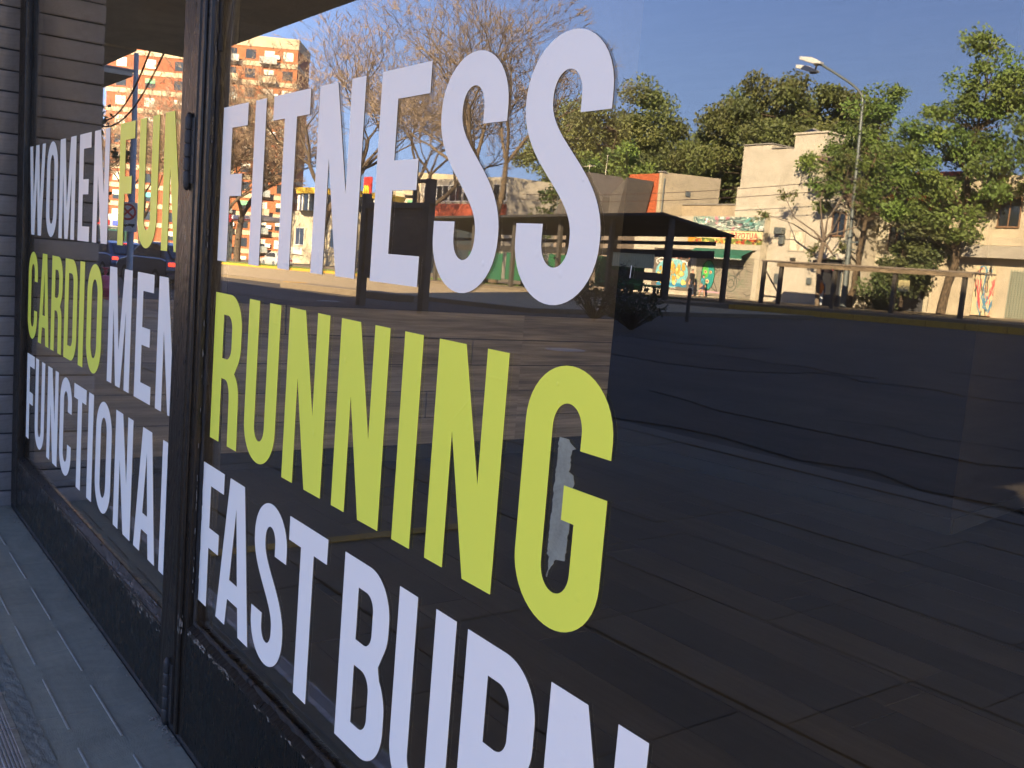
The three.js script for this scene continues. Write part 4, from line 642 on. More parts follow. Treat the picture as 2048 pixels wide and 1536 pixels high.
// ---------------------------------------------------------------- trees
class Mass {                                                  // collects many small faces
  constructor() { this.p = []; this.n = []; this.u = []; this.i = []; this.c = []; }
  limb(a, b, r0, r1, sides = 5) {
    const d = b.clone().sub(a).normalize(), s = Math.abs(d.y) > 0.9 ? V(1, 0, 0) : V(0, 1, 0), x = s.clone().cross(d).normalize(), y = d.clone().cross(x), k0 = this.p.length / 3, L = a.distanceTo(b);
    for (const [q, r, v] of [[a, r0, 0], [b, r1, L]]) for (let k = 0; k <= sides; k++) { const t = k / sides * 6.2832, nx = x.clone().multiplyScalar(Math.cos(t)).addScaledVector(y, Math.sin(t)); this.p.push(q.x + nx.x * r, q.y + nx.y * r, q.z + nx.z * r); this.n.push(nx.x, nx.y, nx.z); this.u.push(k / sides, v * 0.7); }
    for (let k = 0; k < sides; k++) { const A = k0 + k, B = A + sides + 1; this.i.push(A, A + 1, B, A + 1, B + 1, B); }
  }
  leaf(c, len, wid, r, tint) {                                // a folded leaf of two faces
    const d = V(r() - 0.5, r() - 0.62, r() - 0.5).normalize(), s = V(r() - 0.5, r() - 0.5, r() - 0.5).cross(d).normalize(), n = d.clone().cross(s).addScaledVector(V(0, 1, 0), 0.15).normalize(), k = this.p.length / 3;
    const pts = [c, c.clone().addScaledVector(d, len * 0.5).addScaledVector(s, wid).addScaledVector(n, wid * 0.35), c.clone().addScaledVector(d, len), c.clone().addScaledVector(d, len * 0.5).addScaledVector(s, -wid).addScaledVector(n, wid * 0.35)];
    for (const q of pts) { this.p.push(q.x, q.y, q.z); this.n.push(n.x, n.y, n.z); this.u.push(0, 0); this.c.push(...tint); }
    this.i.push(k, k + 2, k + 1, k, k + 3, k + 2);
  }
  geometry() {
    const g = new THREE.BufferGeometry();
    g.setAttribute('position', new THREE.Float32BufferAttribute(this.p, 3)); g.setAttribute('normal', new THREE.Float32BufferAttribute(this.n, 3)); g.setAttribute('uv', new THREE.Float32BufferAttribute(this.u, 2));
    if (this.c.length) g.setAttribute('color', new THREE.Float32BufferAttribute(this.c, 3));
    g.setIndex(this.i); return g;
  }
}
const rawMesh = (name, g, m, parent) => { const o = new THREE.Mesh(g, m); o.name = name; o.castShadow = o.receiveShadow = true; parent.add(o); return o; };
const leafM = (c) => new THREE.MeshPhysicalMaterial({ color: c, roughness: 0.7, vertexColors: true, side: THREE.DoubleSide, transmission: 0.28, thickness: 0 });
function grow(mass, tips, a, dir, len, r, depth, o, rnd) {    // branches that fork, bend and thin out
  let p = a.clone(), d = dir.clone(), rad = r; const n = depth > 3 ? 4 : 3;
  for (let k = 0; k < n; k++) {
    d.add(V(rnd() - 0.5, (rnd() - 0.5) * 0.6 + o.up, rnd() - 0.5).multiplyScalar(o.bend)).normalize();
    const q = p.clone().addScaledVector(d, len / n), r1 = rad * (1 - o.thin / n);
    mass.limb(p, q, rad, r1, depth > 3 ? 9 : depth > 1 ? 5 : 3);
    if (depth > 0 && depth <= o.side && k < n - 1 && rnd() < 0.8) { const s = V(rnd() - 0.5, rnd() * 0.5 - 0.1, rnd() - 0.5).normalize(); grow(mass, tips, q, d.clone().lerp(s, 0.65).normalize(), len * 0.55, r1 * 0.5, depth - 1, o, rnd); }
    p = q; rad = r1;
  }
  if (depth <= 0) { tips.push([p, d]); return; }
  const forks = depth >= o.levels - 1 ? o.firstForks : rnd() < 0.35 ? 3 : 2;
  for (let k = 0; k < forks; k++) {
    const az = (k / forks + rnd() * 0.3) * 6.283, s = V(Math.cos(az), 0, Math.sin(az));
    grow(mass, tips, p, d.clone().addScaledVector(s, o.spread * rr(0.7, 1.25, rnd)).normalize(), len * rr(0.74, 0.94, rnd), rad * rr(0.62, 0.78, rnd), depth - 1, o, rnd);
  }
}
function bareTree(label, x, z, height, seed, o, group) {
  const t = thing('bare_tree', label, 'tree', [x, GY(x, z) - 0.15, z], group), rnd = rngOf(seed), trunk = new Mass(), tips = [];
  const opts = { up: 0.1, bend: 0.42, thin: 0.26, spread: 0.66, side: 3, levels: 6, firstForks: 3, ...o };
  grow(trunk, tips, V(0, 0, 0), V(opts.lean || 0.05, 1, opts.leanZ || 0.03).normalize(), height * 0.3, height * 0.024, opts.levels, opts, rnd);
  const twigs = new Mass();
  for (const [p, d] of tips) for (let k = 0; k < (opts.twigs || 3); k++) {
    let q = p.clone(), e = d.clone();
    for (let j = 0; j < 3; j++) { e.add(V(rnd() - 0.5, rnd() - 0.45, rnd() - 0.5).multiplyScalar(0.9)).normalize(); const s = q.clone().addScaledVector(e, height * 0.016); twigs.limb(q, s, 0.024 - 0.005 * j, 0.019 - 0.005 * j, 3); q = s; }
  }
  rawMesh('trunk', trunk.geometry(), opts.bark || M.bark, t);
  rawMesh('crown', twigs.geometry(), opts.twigM || M.bark, t);
  return t;
}
function leafyTree(label, x, z, seed, o, group) {             // o: height of trunk, crown lobes [x, y, z, radius], leaf size
  const t = thing('leafy_tree', label, 'tree', [x, GY(x, z) - 0.1, z], group), rnd = rngOf(seed), wood = new Mass(), crown = new Mass();
  let p = V(0, 0, 0), rad = o.r; const top = V(o.lean || 0, o.fork, o.leanZ || 0);
  for (let k = 1; k <= 5; k++) { const q = V(top.x * k / 5 + rr(-0.1, 0.1, rnd), top.y * k / 5, top.z * k / 5 + rr(-0.1, 0.1, rnd)); wood.limb(p, q, rad, rad * 0.93, 9); p = q; rad *= 0.93; }
  const lobes = [], tops = o.lobes.map((l) => l[1]), crownTop = Math.max(...tops), cx = o.lobes.reduce((q, l) => q + l[0], 0) / o.lobes.length, leader = [p.clone()];
  for (let k = 1; k <= 5; k++) { const q = V(p.x + (cx - p.x) * k / 5 + rr(-0.25, 0.25, rnd), o.fork + (crownTop - o.fork) * k / 5, rr(-0.2, 0.2, rnd)), a = leader[k - 1]; wood.limb(a, q, rad * (1 - 0.19 * (k - 1)), rad * (1 - 0.19 * k), 7); leader.push(q); }
  for (const [lx, ly, lz, lr, n] of o.lobes) for (let i = 0; i < n; i++) {
    const a = rnd() * 6.283, u = rr(-1, 1, rnd), s = Math.sqrt(1 - u * u), q = Math.cbrt(rr(0.15, 1, rnd));
    lobes.push(V(lx + lr * q * s * Math.cos(a), ly + lr * 0.85 * q * u, lz + lr * q * s * Math.sin(a)));
  }
  for (const c of lobes) {                                    // limbs leave the leader below each leaf clump
    if (rnd() < (o.limbs || 0.5)) { const at = leader.reduce((best, l) => (l.y < c.y - 0.3 && l.y > best.y ? l : best), leader[0]), m = at.clone().lerp(c, 0.5).add(V(rr(-0.3, 0.3, rnd), rr(-0.1, 0.3, rnd), rr(-0.3, 0.3, rnd))), r0 = rad * rr(0.14, 0.3, rnd); wood.limb(at, m, r0, r0 * 0.55, 5); wood.limb(m, c, r0 * 0.55, 0.012, 4); }
    const cr = o.clump * rr(0.6, 1.3, rnd), tone = rr(0.72, 1.25, rnd), warm = rr(0.9, 1.15, rnd);
    for (let i = 0; i < o.leaves; i++) {
      const a = rnd() * 6.283, u = rr(-1, 1, rnd), s = Math.sqrt(1 - u * u), q = Math.sqrt(rr(0.1, 1, rnd)) * cr;
      crown.leaf(V(c.x + q * s * Math.cos(a), c.y + q * 0.7 * u, c.z + q * s * Math.sin(a)), o.leaf * rr(0.7, 1.3, rnd), o.leaf * rr(0.24, 0.36, rnd), rnd, [tone * warm, tone, tone * 0.9]);
    }
  }
  rawMesh('trunk', wood.geometry(), o.bark || M.bark, t);
  rawMesh('crown', crown.geometry(), o.leafM, t);
  return t;
}
const twigGrey = mat(lin(0.2, 0.15, 0.11), 0.95), twigTan = mat(lin(0.25, 0.17, 0.11), 0.95);
bareTree('big spreading bare tree with leaning trunk on the grass strip', -93, 41.8, 21, 21, { lean: 0.3, leanZ: 0.0, spread: 0.72, twigM: twigTan, twigs: 3 }, 'bare trees');
bareTree('bare tree with pale twisting limbs behind the bus shelter', -60.8, 41.6, 17, 8, { lean: 0.14, levels: 6, spread: 0.66, bark: M.paleBark, twigM: twigGrey, twigs: 3 }, 'bare trees');
bareTree('bare tree filling the middle between the two larger crowns', -74, 42.5, 17.5, 35, { lean: -0.1, spread: 0.66, twigM: twigGrey, twigs: 3 }, 'bare trees');
bareTree('brown bare tree in front of the brick apartment block', -118, 43, 19, 52, { spread: 0.7, twigM: twigTan, twigs: 5 }, 'bare trees');
bareTree('bare tree at the far left behind the parked cars', -128, 27, 15, 66, { spread: 0.7, twigM: twigTan, twigs: 5 }, 'bare trees');
bareTree('bare tree half hidden behind the no parking pole', -150, 40, 17, 71, { spread: 0.7, twigM: twigTan, twigs: 5 }, 'bare trees');
bareTree('bushy brown bare tree left of the restaurant drum', -108, 35.5, 15, 91, { spread: 0.75, twigM: twigTan, twigs: 6, side: 4 }, 'bare trees');
bareTree('bushy brown bare tree behind the small arch sign', -138, 44, 17, 97, { spread: 0.75, twigM: twigTan, twigs: 6, side: 4 }, 'bare trees');
bareTree('bare tree over the roof of the city bus', -112, 20, 12.5, 113, { spread: 0.75, twigM: twigTan, twigs: 6, side: 4 }, 'bare trees');
bareTree('bare tree farthest down the avenue beside the pier edge', -146, 22, 15, 127, { spread: 0.75, twigM: twigTan, twigs: 6, side: 4 }, 'bare trees');
const olive = leafM(lin(0.11, 0.13, 0.03)), deep = leafM(lin(0.08, 0.105, 0.025)), fresh = leafM(lin(0.12, 0.185, 0.03)), dark = leafM(lin(0.04, 0.06, 0.02));
leafyTree('round dense tree left of the tall white house roof', -92, 78, 101, { r: 0.6, fork: 8, lobes: [[-4, 16, 0, 7, 30], [4, 18, 0, 6, 30], [11, 14.5, 1, 5.5, 26], [15, 11, 0, 4.5, 20], [0, 11, 0, 7, 30], [-11, 14, 0, 5, 18]], clump: 2.2, leaves: 420, leaf: 0.4, leafM: olive }, 'dense trees behind the houses');
leafyTree('round dense tree rising behind the tall white house', -66, 77, 102, { r: 0.6, fork: 8, lobes: [[-4, 14.5, 0, 5, 26], [0, 17, 0, 5, 30], [6, 16, 1, 4.2, 26], [9, 13, 0, 3.8, 18], [2, 11, 0, 6, 28]], clump: 2.1, leaves: 420, leaf: 0.4, leafM: olive }, 'dense trees behind the houses');
leafyTree('dark tree filling the gap between the two dense crowns', -77, 82, 103, { r: 0.5, fork: 6, lobes: [[0, 10, 0, 6, 34], [-2, 13.5, 0, 4.5, 26], [5, 12, 0, 4, 20]], clump: 2.1, leaves: 400, leaf: 0.4, leafM: deep }, 'dense trees behind the houses');
leafyTree('green bushy tree behind the pale bare tree', -70, 58, 104, { r: 0.4, fork: 4, lobes: [[0, 8.5, 0, 3.6, 24], [-3, 7, 0, 3, 14], [3, 10, 0, 3, 16]], clump: 1.4, leaves: 220, leaf: 0.36, leafM: fresh }, 'dense trees behind the houses');
leafyTree('fresh green street tree beside the lamp post', -34.2, 48, 105, { r: 0.2, fork: 3.2, lean: 0.2, lobes: [[-1.2, 7.2, 0, 2.2, 20], [1.0, 8.6, 0, 2.2, 20], [-2.6, 8.8, 0, 1.6, 11], [-0.2, 10.4, 0, 1.5, 9], [2.1, 6.2, 0, 1.6, 12], [0.6, 11.6, 0, 0.7, 3], [1.5, 12.2, 0.2, 0.5, 2]], clump: 0.8, leaves: 170, leaf: 0.2, leafM: fresh, bark: M.paleBark, limbs: 0.7 }, 'street trees');
leafyTree('tallest fresh green street tree at the right edge', -29.2, 49, 106, { r: 0.26, fork: 3.6, lean: 0.5, lobes: [[0, 7.5, 0, 2.6, 26], [-1.6, 9.5, 0, 1.9, 16], [1.8, 9.5, 0, 2.2, 20], [0.6, 12, 0, 1.7, 14], [0.4, 13.8, 0, 0.9, 5], [3.4, 8, 0, 2.2, 16], [2.9, 11.4, 0, 1.4, 9], [0.4, 5.2, 0, 2.2, 14]], clump: 0.85, leaves: 210, leaf: 0.21, leafM: fresh, bark: M.paleBark, limbs: 0.7 }, 'street trees');
leafyTree('low leafy shrub tree between the two street trees', -31.4, 48.6, 107, { r: 0.12, fork: 1, lobes: [[0, 2.6, 0, 1.7, 16], [0.8, 4.4, 0, 1.5, 12], [-0.8, 1.2, 0, 1.2, 8]], clump: 0.7, leaves: 220, leaf: 0.2, leafM: deep, limbs: 0.8 }, 'street trees');
leafyTree('small dark leaved tree on the kerb beside the no parking pole', -24.6, 4.9, 108, { r: 0.07, fork: 1.7, lobes: [[-0.2, 2.75, 0, 0.55, 5], [0.35, 3.5, 0.1, 0.6, 6], [-0.7, 3.9, 0, 0.5, 5], [0.5, 2.4, -0.2, 0.3, 3], [0.1, 4.5, 0.1, 0.4, 3]], clump: 0.26, leaves: 22, leaf: 0.15, leafM: dark, limbs: 0.95 }, 'street trees');
{ // pollarded young tree with a few long shoots and drooping leaves
  const t = thing('pollarded_tree', 'thin pollarded tree with long bare shoots before the white wall', 'tree', [-34.9, GY(-34.9, 46) - 0.1, 46]), w = new Mass(), rnd = rngOf(204), c = new Mass();
  let p = V(0, 0, 0); for (const [q, r0, r1] of [[V(-0.1, 1.4, 0), 0.13, 0.12], [V(-0.2, 2.6, 0), 0.12, 0.13], [V(-0.05, 3.7, 0), 0.13, 0.14]]) { w.limb(p, q, r0, r1, 9); p = q; }
  for (const pts of [[[-0.8, 4.3], [-2.0, 5.0], [-3.4, 6.4]], [[-1.1, 4.0], [-2.6, 4.7], [-4.2, 5.2]], [[-0.5, 4.8], [-0.7, 6.0], [-0.4, 7.6]], [[0.5, 4.4], [1.2, 5.4], [2.0, 6.9]], [[0.7, 4.1], [1.7, 4.6], [2.2, 5.6]], [[0.2, 4.9], [0.5, 6.2], [1.0, 8.2]], [[-0.4, 3.2], [-0.9, 2.9], [-1.2, 3.4]], [[0.5, 3.1], [0.9, 3.0], [1.3, 3.6]]]) {
    let a = p.clone(), r0 = 0.075;
    for (const [x, y] of pts) { const b = V(x + rr(-0.1, 0.1, rnd), y, rr(-0.5, 0.5, rnd)); w.limb(a, b, r0, r0 * 0.62, 6); a = b; r0 *= 0.62; }
    for (let k = 0; k < 5; k++) { const b = a.clone().add(V(rr(-0.9, 0.6, rnd), rr(-0.8, 0.5, rnd), rr(-0.5, 0.5, rnd))); w.limb(a, b, 0.016, 0.006, 3); for (let j = 0; j < 26; j++) c.leaf(a.clone().lerp(b, rnd()).add(V(rr(-0.1, 0.1, rnd), rr(-0.22, 0.05, rnd), rr(-0.1, 0.1, rnd))), rr(0.14, 0.26, rnd), 0.05, rnd, [rr(0.8, 1.2, rnd), rr(0.8, 1.1, rnd), 0.8]); }
  }
  rawMesh('trunk', w.geometry(), mat(lin(0.16, 0.12, 0.085), 0.95), t); rawMesh('crown', c.geometry(), olive, t);
}
for (const [x, z, s, label] of [[-20.2, 16.8, 1, 'twiggy dark shrub in the shade near the two posts'], [-17.2, 15.4, 0.72, 'smaller twiggy shrub in the shade beside the first one']]) {
  const t = thing('shrub', label, 'shrub', [x, GY(x, z) - 0.13, z], 'shrubs in the shaded road bed'), w = new Mass(), c = new Mass(), rnd = rngOf(Math.round(-x * 10));
  for (let k = 0; k < 60; k++) { const a = rnd() * 6.283, b = V(Math.cos(a) * rr(0.4, 1.5, rnd), rr(0.6, 1.7, rnd), Math.sin(a) * rr(0.4, 1.5, rnd)).multiplyScalar(s); w.limb(V(0, 0, 0), b, 0.02, 0.006, 3); for (let j = 0; j < 12; j++) c.leaf(b.clone().multiplyScalar(rr(0.5, 1, rnd)), 0.12, 0.035, rnd, [1, rr(0.7, 1, rnd), 0.7]); }
  rawMesh('stem', w.geometry(), M.bark, t); rawMesh('foliage', c.geometry(), dark, t);
}
// ---------------------------------------------------------------- bus shelters, signs, lamp, wires
const roofMetal = mat(lin(0.045, 0.04, 0.035), 0.7, { map: rep(grainTex, 0.4) }), greenPane = phys(lin(0.05, 0.2, 0.09), 0.25, { transmission: 0.5, thickness: 0 });
{
  const s = thing('bus_shelter', 'long dark bus shelter with flat roof and green panels', 'bus shelter', [-33, 0, 32]), gy = (x) => GY(-33 + x, 33) - 0.1;
  const slope = 0.0185, L = 22;
  const roof = obj('roof', [prism([[-0.8, 3.86], [-0.8, 3.74], [4.1, 3.12], [4.1, 3.24]], -L, 0.3).rotateY(Math.PI / 2).scale(1, 1, 1)], roofMetal, s);
  { const p = roof.geometry.attributes.position; for (let i = 0; i < p.count; i++) { const a = p.getX(i), b = p.getZ(i); p.setZ(i, -b); p.setX(i, a); p.setY(i, p.getY(i) + slope * a); } roof.geometry.computeVertexNormals(); }
  for (let k = 0; k < 6; k++) for (const z of [0, 3.9]) { const x = 0.1 - k * 4.1; obj('post', rbx(x - 0.11, x + 0.11, gy(x) - 0.1, (z ? 3.15 : 3.64) + slope * x, z - 0.11, z + 0.11, 0.02), M.darkMetal, s); }
  obj('top_beam', [bx(-L, 1.4, 2.55, 2.72, 1.5, 1.7)], roofMetal, s).rotation.z = slope;
  obj('lower_beam', [bx(-L, 1.4, 1.95, 2.3, 1.52, 1.66)], roofMetal, s).rotation.z = slope;
  for (let k = 1; k < 5; k++) { const x = 1.2 - k * 4.1, p = obj('glass_panel', bx(x - 3.9, x - 0.2, gy(x) + 0.5, gy(x) + 2.1, 1.55, 1.58), greenPane, s); }
  obj('route_poster', flat(-5.5, -2.1, 1.3, 2.0, 1.2), print(paint(256, 64, (c, w, h) => { c.fillStyle = '#b9bfa4'; c.fillRect(0, 0, w, h); for (let i = 0; i < 40; i++) { c.fillStyle = i % 2 ? '#a9b49a' : '#c4c8ae'; c.fillRect(i * 6.4, 0, 4, h); } })), s);
  obj('backrest', bx(-5.6, -1.6, 0.72, 1.12, 1.35, 1.4), M.darkMetal, s);
  obj('bench', rbx(-5.6, -1.6, 0.42, 0.52, 0.9, 1.35, 0.02), mat(lin(0.02, 0.22, 0.08), 0.5), s);
  for (const x of [-5.2, -3.4, -1.8]) obj('bench_leg', bx(x - 0.04, x + 0.04, gy(x) - 0.05, 0.42, 1.05, 1.2), M.darkMetal, s);
  obj('platform', [sloped(-56, -30.2, 30.6, 34.2, 0.1, 0.3).translate(33, 0, -32)], M.kerb, s);

  const s2 = thing('bus_shelter', 'open dark shelter frame with pale roof edge beside the lamp post', 'bus shelter', [-30, 0, 44]);
  const g2 = (x) => GY(-30 + x, 44) - 0.1;
  obj('roof_edge', rbx(-5.6, 5.6, 2.05, 2.25, -1.0, -0.86, 0.02), mat(lin(0.6, 0.45, 0.28), 0.8, { map: rep(woodTex, 0.4) }), s2).rotation.z = 0.004;
  obj('roof', rbx(-6.9, 5.7, 2.28, 2.36, -0.84, 1.0, 0.02), mat(lin(0.2, 0.16, 0.12), 0.8), s2);
  for (const x of [-6.6, -5.4, -1.9, 1.6, 5.2]) obj('post', rbx(x - 0.1, x + 0.1, g2(x) - 0.1, 2.28, -0.9, -0.7, 0.02), M.darkMetal, s2);
  obj('brace', [cyl(V(-6.6, 1.9, -0.8), V(-5.4, 0.5, -0.8), 0.04), bx(-6.6, -5.4, 0.3, 0.4, -0.84, -0.76)], M.darkMetal, s2);
  obj('notice', flat(1.9, 2.5, 1.2, 1.75, -0.95), mat(lin(0.5, 0.42, 0.2), 0.8), s2);

  const b = thing('notice_billboard', 'dark billboard frame standing on two posts in the road bed', 'billboard', [-23.4, 0, 12.3]), by = GY(-23.4, 12.3) - 0.13;
  for (const x of [-1.72, 1.72]) obj('post', rbx(x - 0.13, x + 0.13, by - 0.1, x < 0 ? 2.62 : 2.95, -0.1, 0.1, 0.02), mat(lin(0.05, 0.045, 0.038), 0.7), b);
  obj('frame', [rbx(-1.85, 1.85, 2.2, 2.36, -0.09, 0.09, 0.02), rbx(-1.59, 1.59, 0.28, 0.42, -0.07, 0.07, 0.02), rbx(0.9, 1.85, 2.86, 2.95, -0.06, 0.06, 0.02), rbx(0.9, 0.98, 2.3, 2.9, -0.05, 0.05, 0.01)], mat(lin(0.05, 0.045, 0.038), 0.7), b);
  obj('panel', flat(-1.58, 1.58, 0.42, 2.2, -0.03, 0.06), print(paint(512, 300, (c, w, h) => {
    c.fillStyle = '#4b4540'; c.fillRect(0, 0, w, h); c.strokeStyle = '#57514b'; c.lineWidth = 3; c.strokeRect(40, 20, w - 80, h - 40); c.strokeRect(60, 130, 190, 44); c.strokeRect(60, 190, 120, 34); c.strokeRect(60, 240, 110, 34);
    const r = rngOf(9); c.fillStyle = '#544e48'; for (const [y, n] of [[60, 14], [150, 9], [205, 6], [255, 6]]) for (let i = 0; i < n; i++) c.fillRect(72 + i * 18, y - 10 + r() * 3, 12, 20);
  })), b);

  const lamp = thing('street_lamp', 'tall grey street lamp with two heads on a slanting arm', 'street lamp', [-33.9, GY(-33.9, 47) - 0.1, 47]);
  obj('base_sleeve', cyl(V(0, 0, 0), V(-0.1, 4.2, 0), 0.16, 0.14, 14), M.greyMetal, lamp);
  obj('bracket', [bx(-0.7, 0.5, 3.72, 3.82, -0.06, 0.06), bx(-0.34, 0.3, 3.3, 3.4, -0.05, 0.05)], M.greyMetal, lamp);
  obj('pole', [cyl(V(-0.1, 4.2, 0), V(-0.32, 11.2, 0), 0.1, 0.085, 12), tubeOf([V(-0.32, 11.1, 0), V(-0.42, 11.75, 0), V(-0.95, 12.3, 0), V(-2.2, 13.1, 0), V(-3.6, 13.9, 0)], 0.07, 40, 8)], M.greyMetal, lamp);
  obj('cross_arm', cyl(V(-3.55, 13.85, -0.2), V(-4.35, 13.72, 0.7), 0.05), M.greyMetal, lamp);
  for (const [x, y, z] of [[-3.75, 14.02, -0.2], [-4.7, 13.82, 0.7]]) {
    const hgeo = prism([[-1.0, 0.14], [-0.95, 0.32], [-0.2, 0.2], [0.55, -0.16], [0.5, -0.26], [0.0, -0.2]], -0.2, 0.2, 0.05);
    const hd = obj('lamp_head', hgeo.translate(x, y, z), M.lampHead, lamp); obj('driver_box', rbx(x + 0.05, x + 0.45, y - 0.3, y - 0.1, z - 0.15, z + 0.15, 0.03), M.darkMetal, hd);
  }
  const pole = thing('no_parking_pole', 'thick grey pole carrying a red ringed no parking sign', 'sign post', [-23.4, GY(-23.4, 5.5) - 0.15, 5.5]);
  obj('pole', [cyl(V(0, 0, 0), V(0, 4.0, 0), 0.075, 0.07, 14), cyl(V(0, 4.0, 0), V(-0.02, 5.6, 0), 0.06, 0.05, 14)], mat(lin(0.3, 0.32, 0.33), 0.6), pole);
  const ang = 1.05, face = new THREE.Group();
  const signM = print(paint(128, 200, (c, w, h) => { c.fillStyle = '#c9c5be'; c.fillRect(0, 0, w, h); c.strokeStyle = '#c23b35'; c.lineWidth = 13; c.beginPath(); c.arc(w / 2, 66, 50, 0, 7); c.stroke(); c.beginPath(); c.moveTo(28, 32); c.lineTo(100, 100); c.moveTo(100, 32); c.lineTo(28, 100); c.stroke(); c.fillStyle = '#2a2a2a'; c.fillRect(14, 146, 44, 16); c.fillRect(58, 152, 30, 10); c.beginPath(); c.arc(28, 164, 6, 0, 7); c.arc(76, 164, 6, 0, 7); c.fill(); c.strokeStyle = '#2a2a2a'; c.lineWidth = 4; c.beginPath(); c.moveTo(88, 154); c.lineTo(114, 140); c.stroke(); }), 0.5);
  const sign = obj('sign_plate', new THREE.BoxGeometry(0.44, 0.66, 0.02).rotateY(Math.PI - 0.9 + 0.0).translate(0.09, 1.98, -0.1), signM, pole);
  obj('clamp', [new THREE.TorusGeometry(0.085, 0.012, 6, 20).rotateX(HPI).translate(0, 1.8, 0), new THREE.TorusGeometry(0.085, 0.012, 6, 20).rotateX(HPI).translate(0, 2.15, 0)], M.greyMetal, pole);
  for (const [x, z, label] of [[-21.4, 19.0, 'left of two short dark posts at the shade edge'], [-20.4, 20.6, 'right of two short dark posts at the shade edge']]) {
    const o = thing('bollard', label, 'bollard', [x, GY(x, z) - 0.13, z], 'short posts'); obj('post', [cyl(V(0, -0.05, 0), V(0, 0.95, 0), 0.06), new THREE.SphereGeometry(0.068, 10, 8).translate(0, 0.95, 0)], M.darkMetal, o);
  }
  const sag = (a, b, d, n = 16) => Array.from({ length: n + 1 }, (_, i) => { const t = i / n; return a.clone().lerp(b, t).add(V(0, -d * 4 * t * (1 - t), 0)); });
  const wire = (label, a, b, d, r = 0.02) => tag(obj('overhead_wire', tubeOf(sag(a, b, d), r, 60, 5), M.cable), label, 'cable', 'overhead cables');
  wire('thin power line crossing the sky above the bare trees', V(-30, 9.6, 9.0), V(-9, 9.8, 9.0), 0.25, 0.012);
  wire('upper of two cables strung before the far houses', V(-64, 6.5, 46), V(-33, 7.1, 46), 0.35);
  wire('lower of two cables strung before the far houses', V(-64, 6.1, 46), V(-33, 6.6, 46), 0.4);
  const loop = (label, a, b, d) => tag(obj('hanging_cable', tubeOf(sag(a, b, d, 12), 0.018, 50, 6), mat(lin(0.12, 0.035, 0.02), 0.7)), label, 'cable', 'cables looping to the pole');
  loop('outer cable looping down beside the no parking pole', V(-27.6, 4.25, 5.4), V(-18.2, 5.0, 4.6), 1.1);
  loop('inner cable looping down beside the no parking pole', V(-27.4, 4.22, 5.2), V(-17.0, 5.0, 4.6), 1.3);
}
{ // tied plastic rubbish bag at the kerb
  const g = new THREE.SphereGeometry(0.3, 36, 26), p = g.attributes.position;
  for (let i = 0; i < p.count; i++) { const x = p.getX(i), y = p.getY(i), z = p.getZ(i), k = 1 + 0.09 * noise2(x * 7 + 2, y * 7) + 0.05 * noise2(z * 16, y * 12); p.setXYZ(i, x * k, Math.max(-0.24, y * 1.15 * k), z * k); }
  g.computeVertexNormals();
  const b = thing('rubbish_bag', 'knotted pink plastic rubbish bag at the foot of the pole', 'rubbish bag', [-24.5, GY(-24.5, 5.2) + 0.1, 5.25]);
  obj('bag', metreUV(g), phys(lin(0.5, 0.07, 0.12), 0.35, {}), b);
  obj('knot', [new THREE.ConeGeometry(0.06, 0.14, 8).rotateX(Math.PI).translate(0, 0.4, 0), new THREE.ConeGeometry(0.09, 0.1, 8).rotateX(Math.PI).translate(0.01, 0.5, 0)], phys(lin(0.5, 0.07, 0.12), 0.35, {}), b);
}
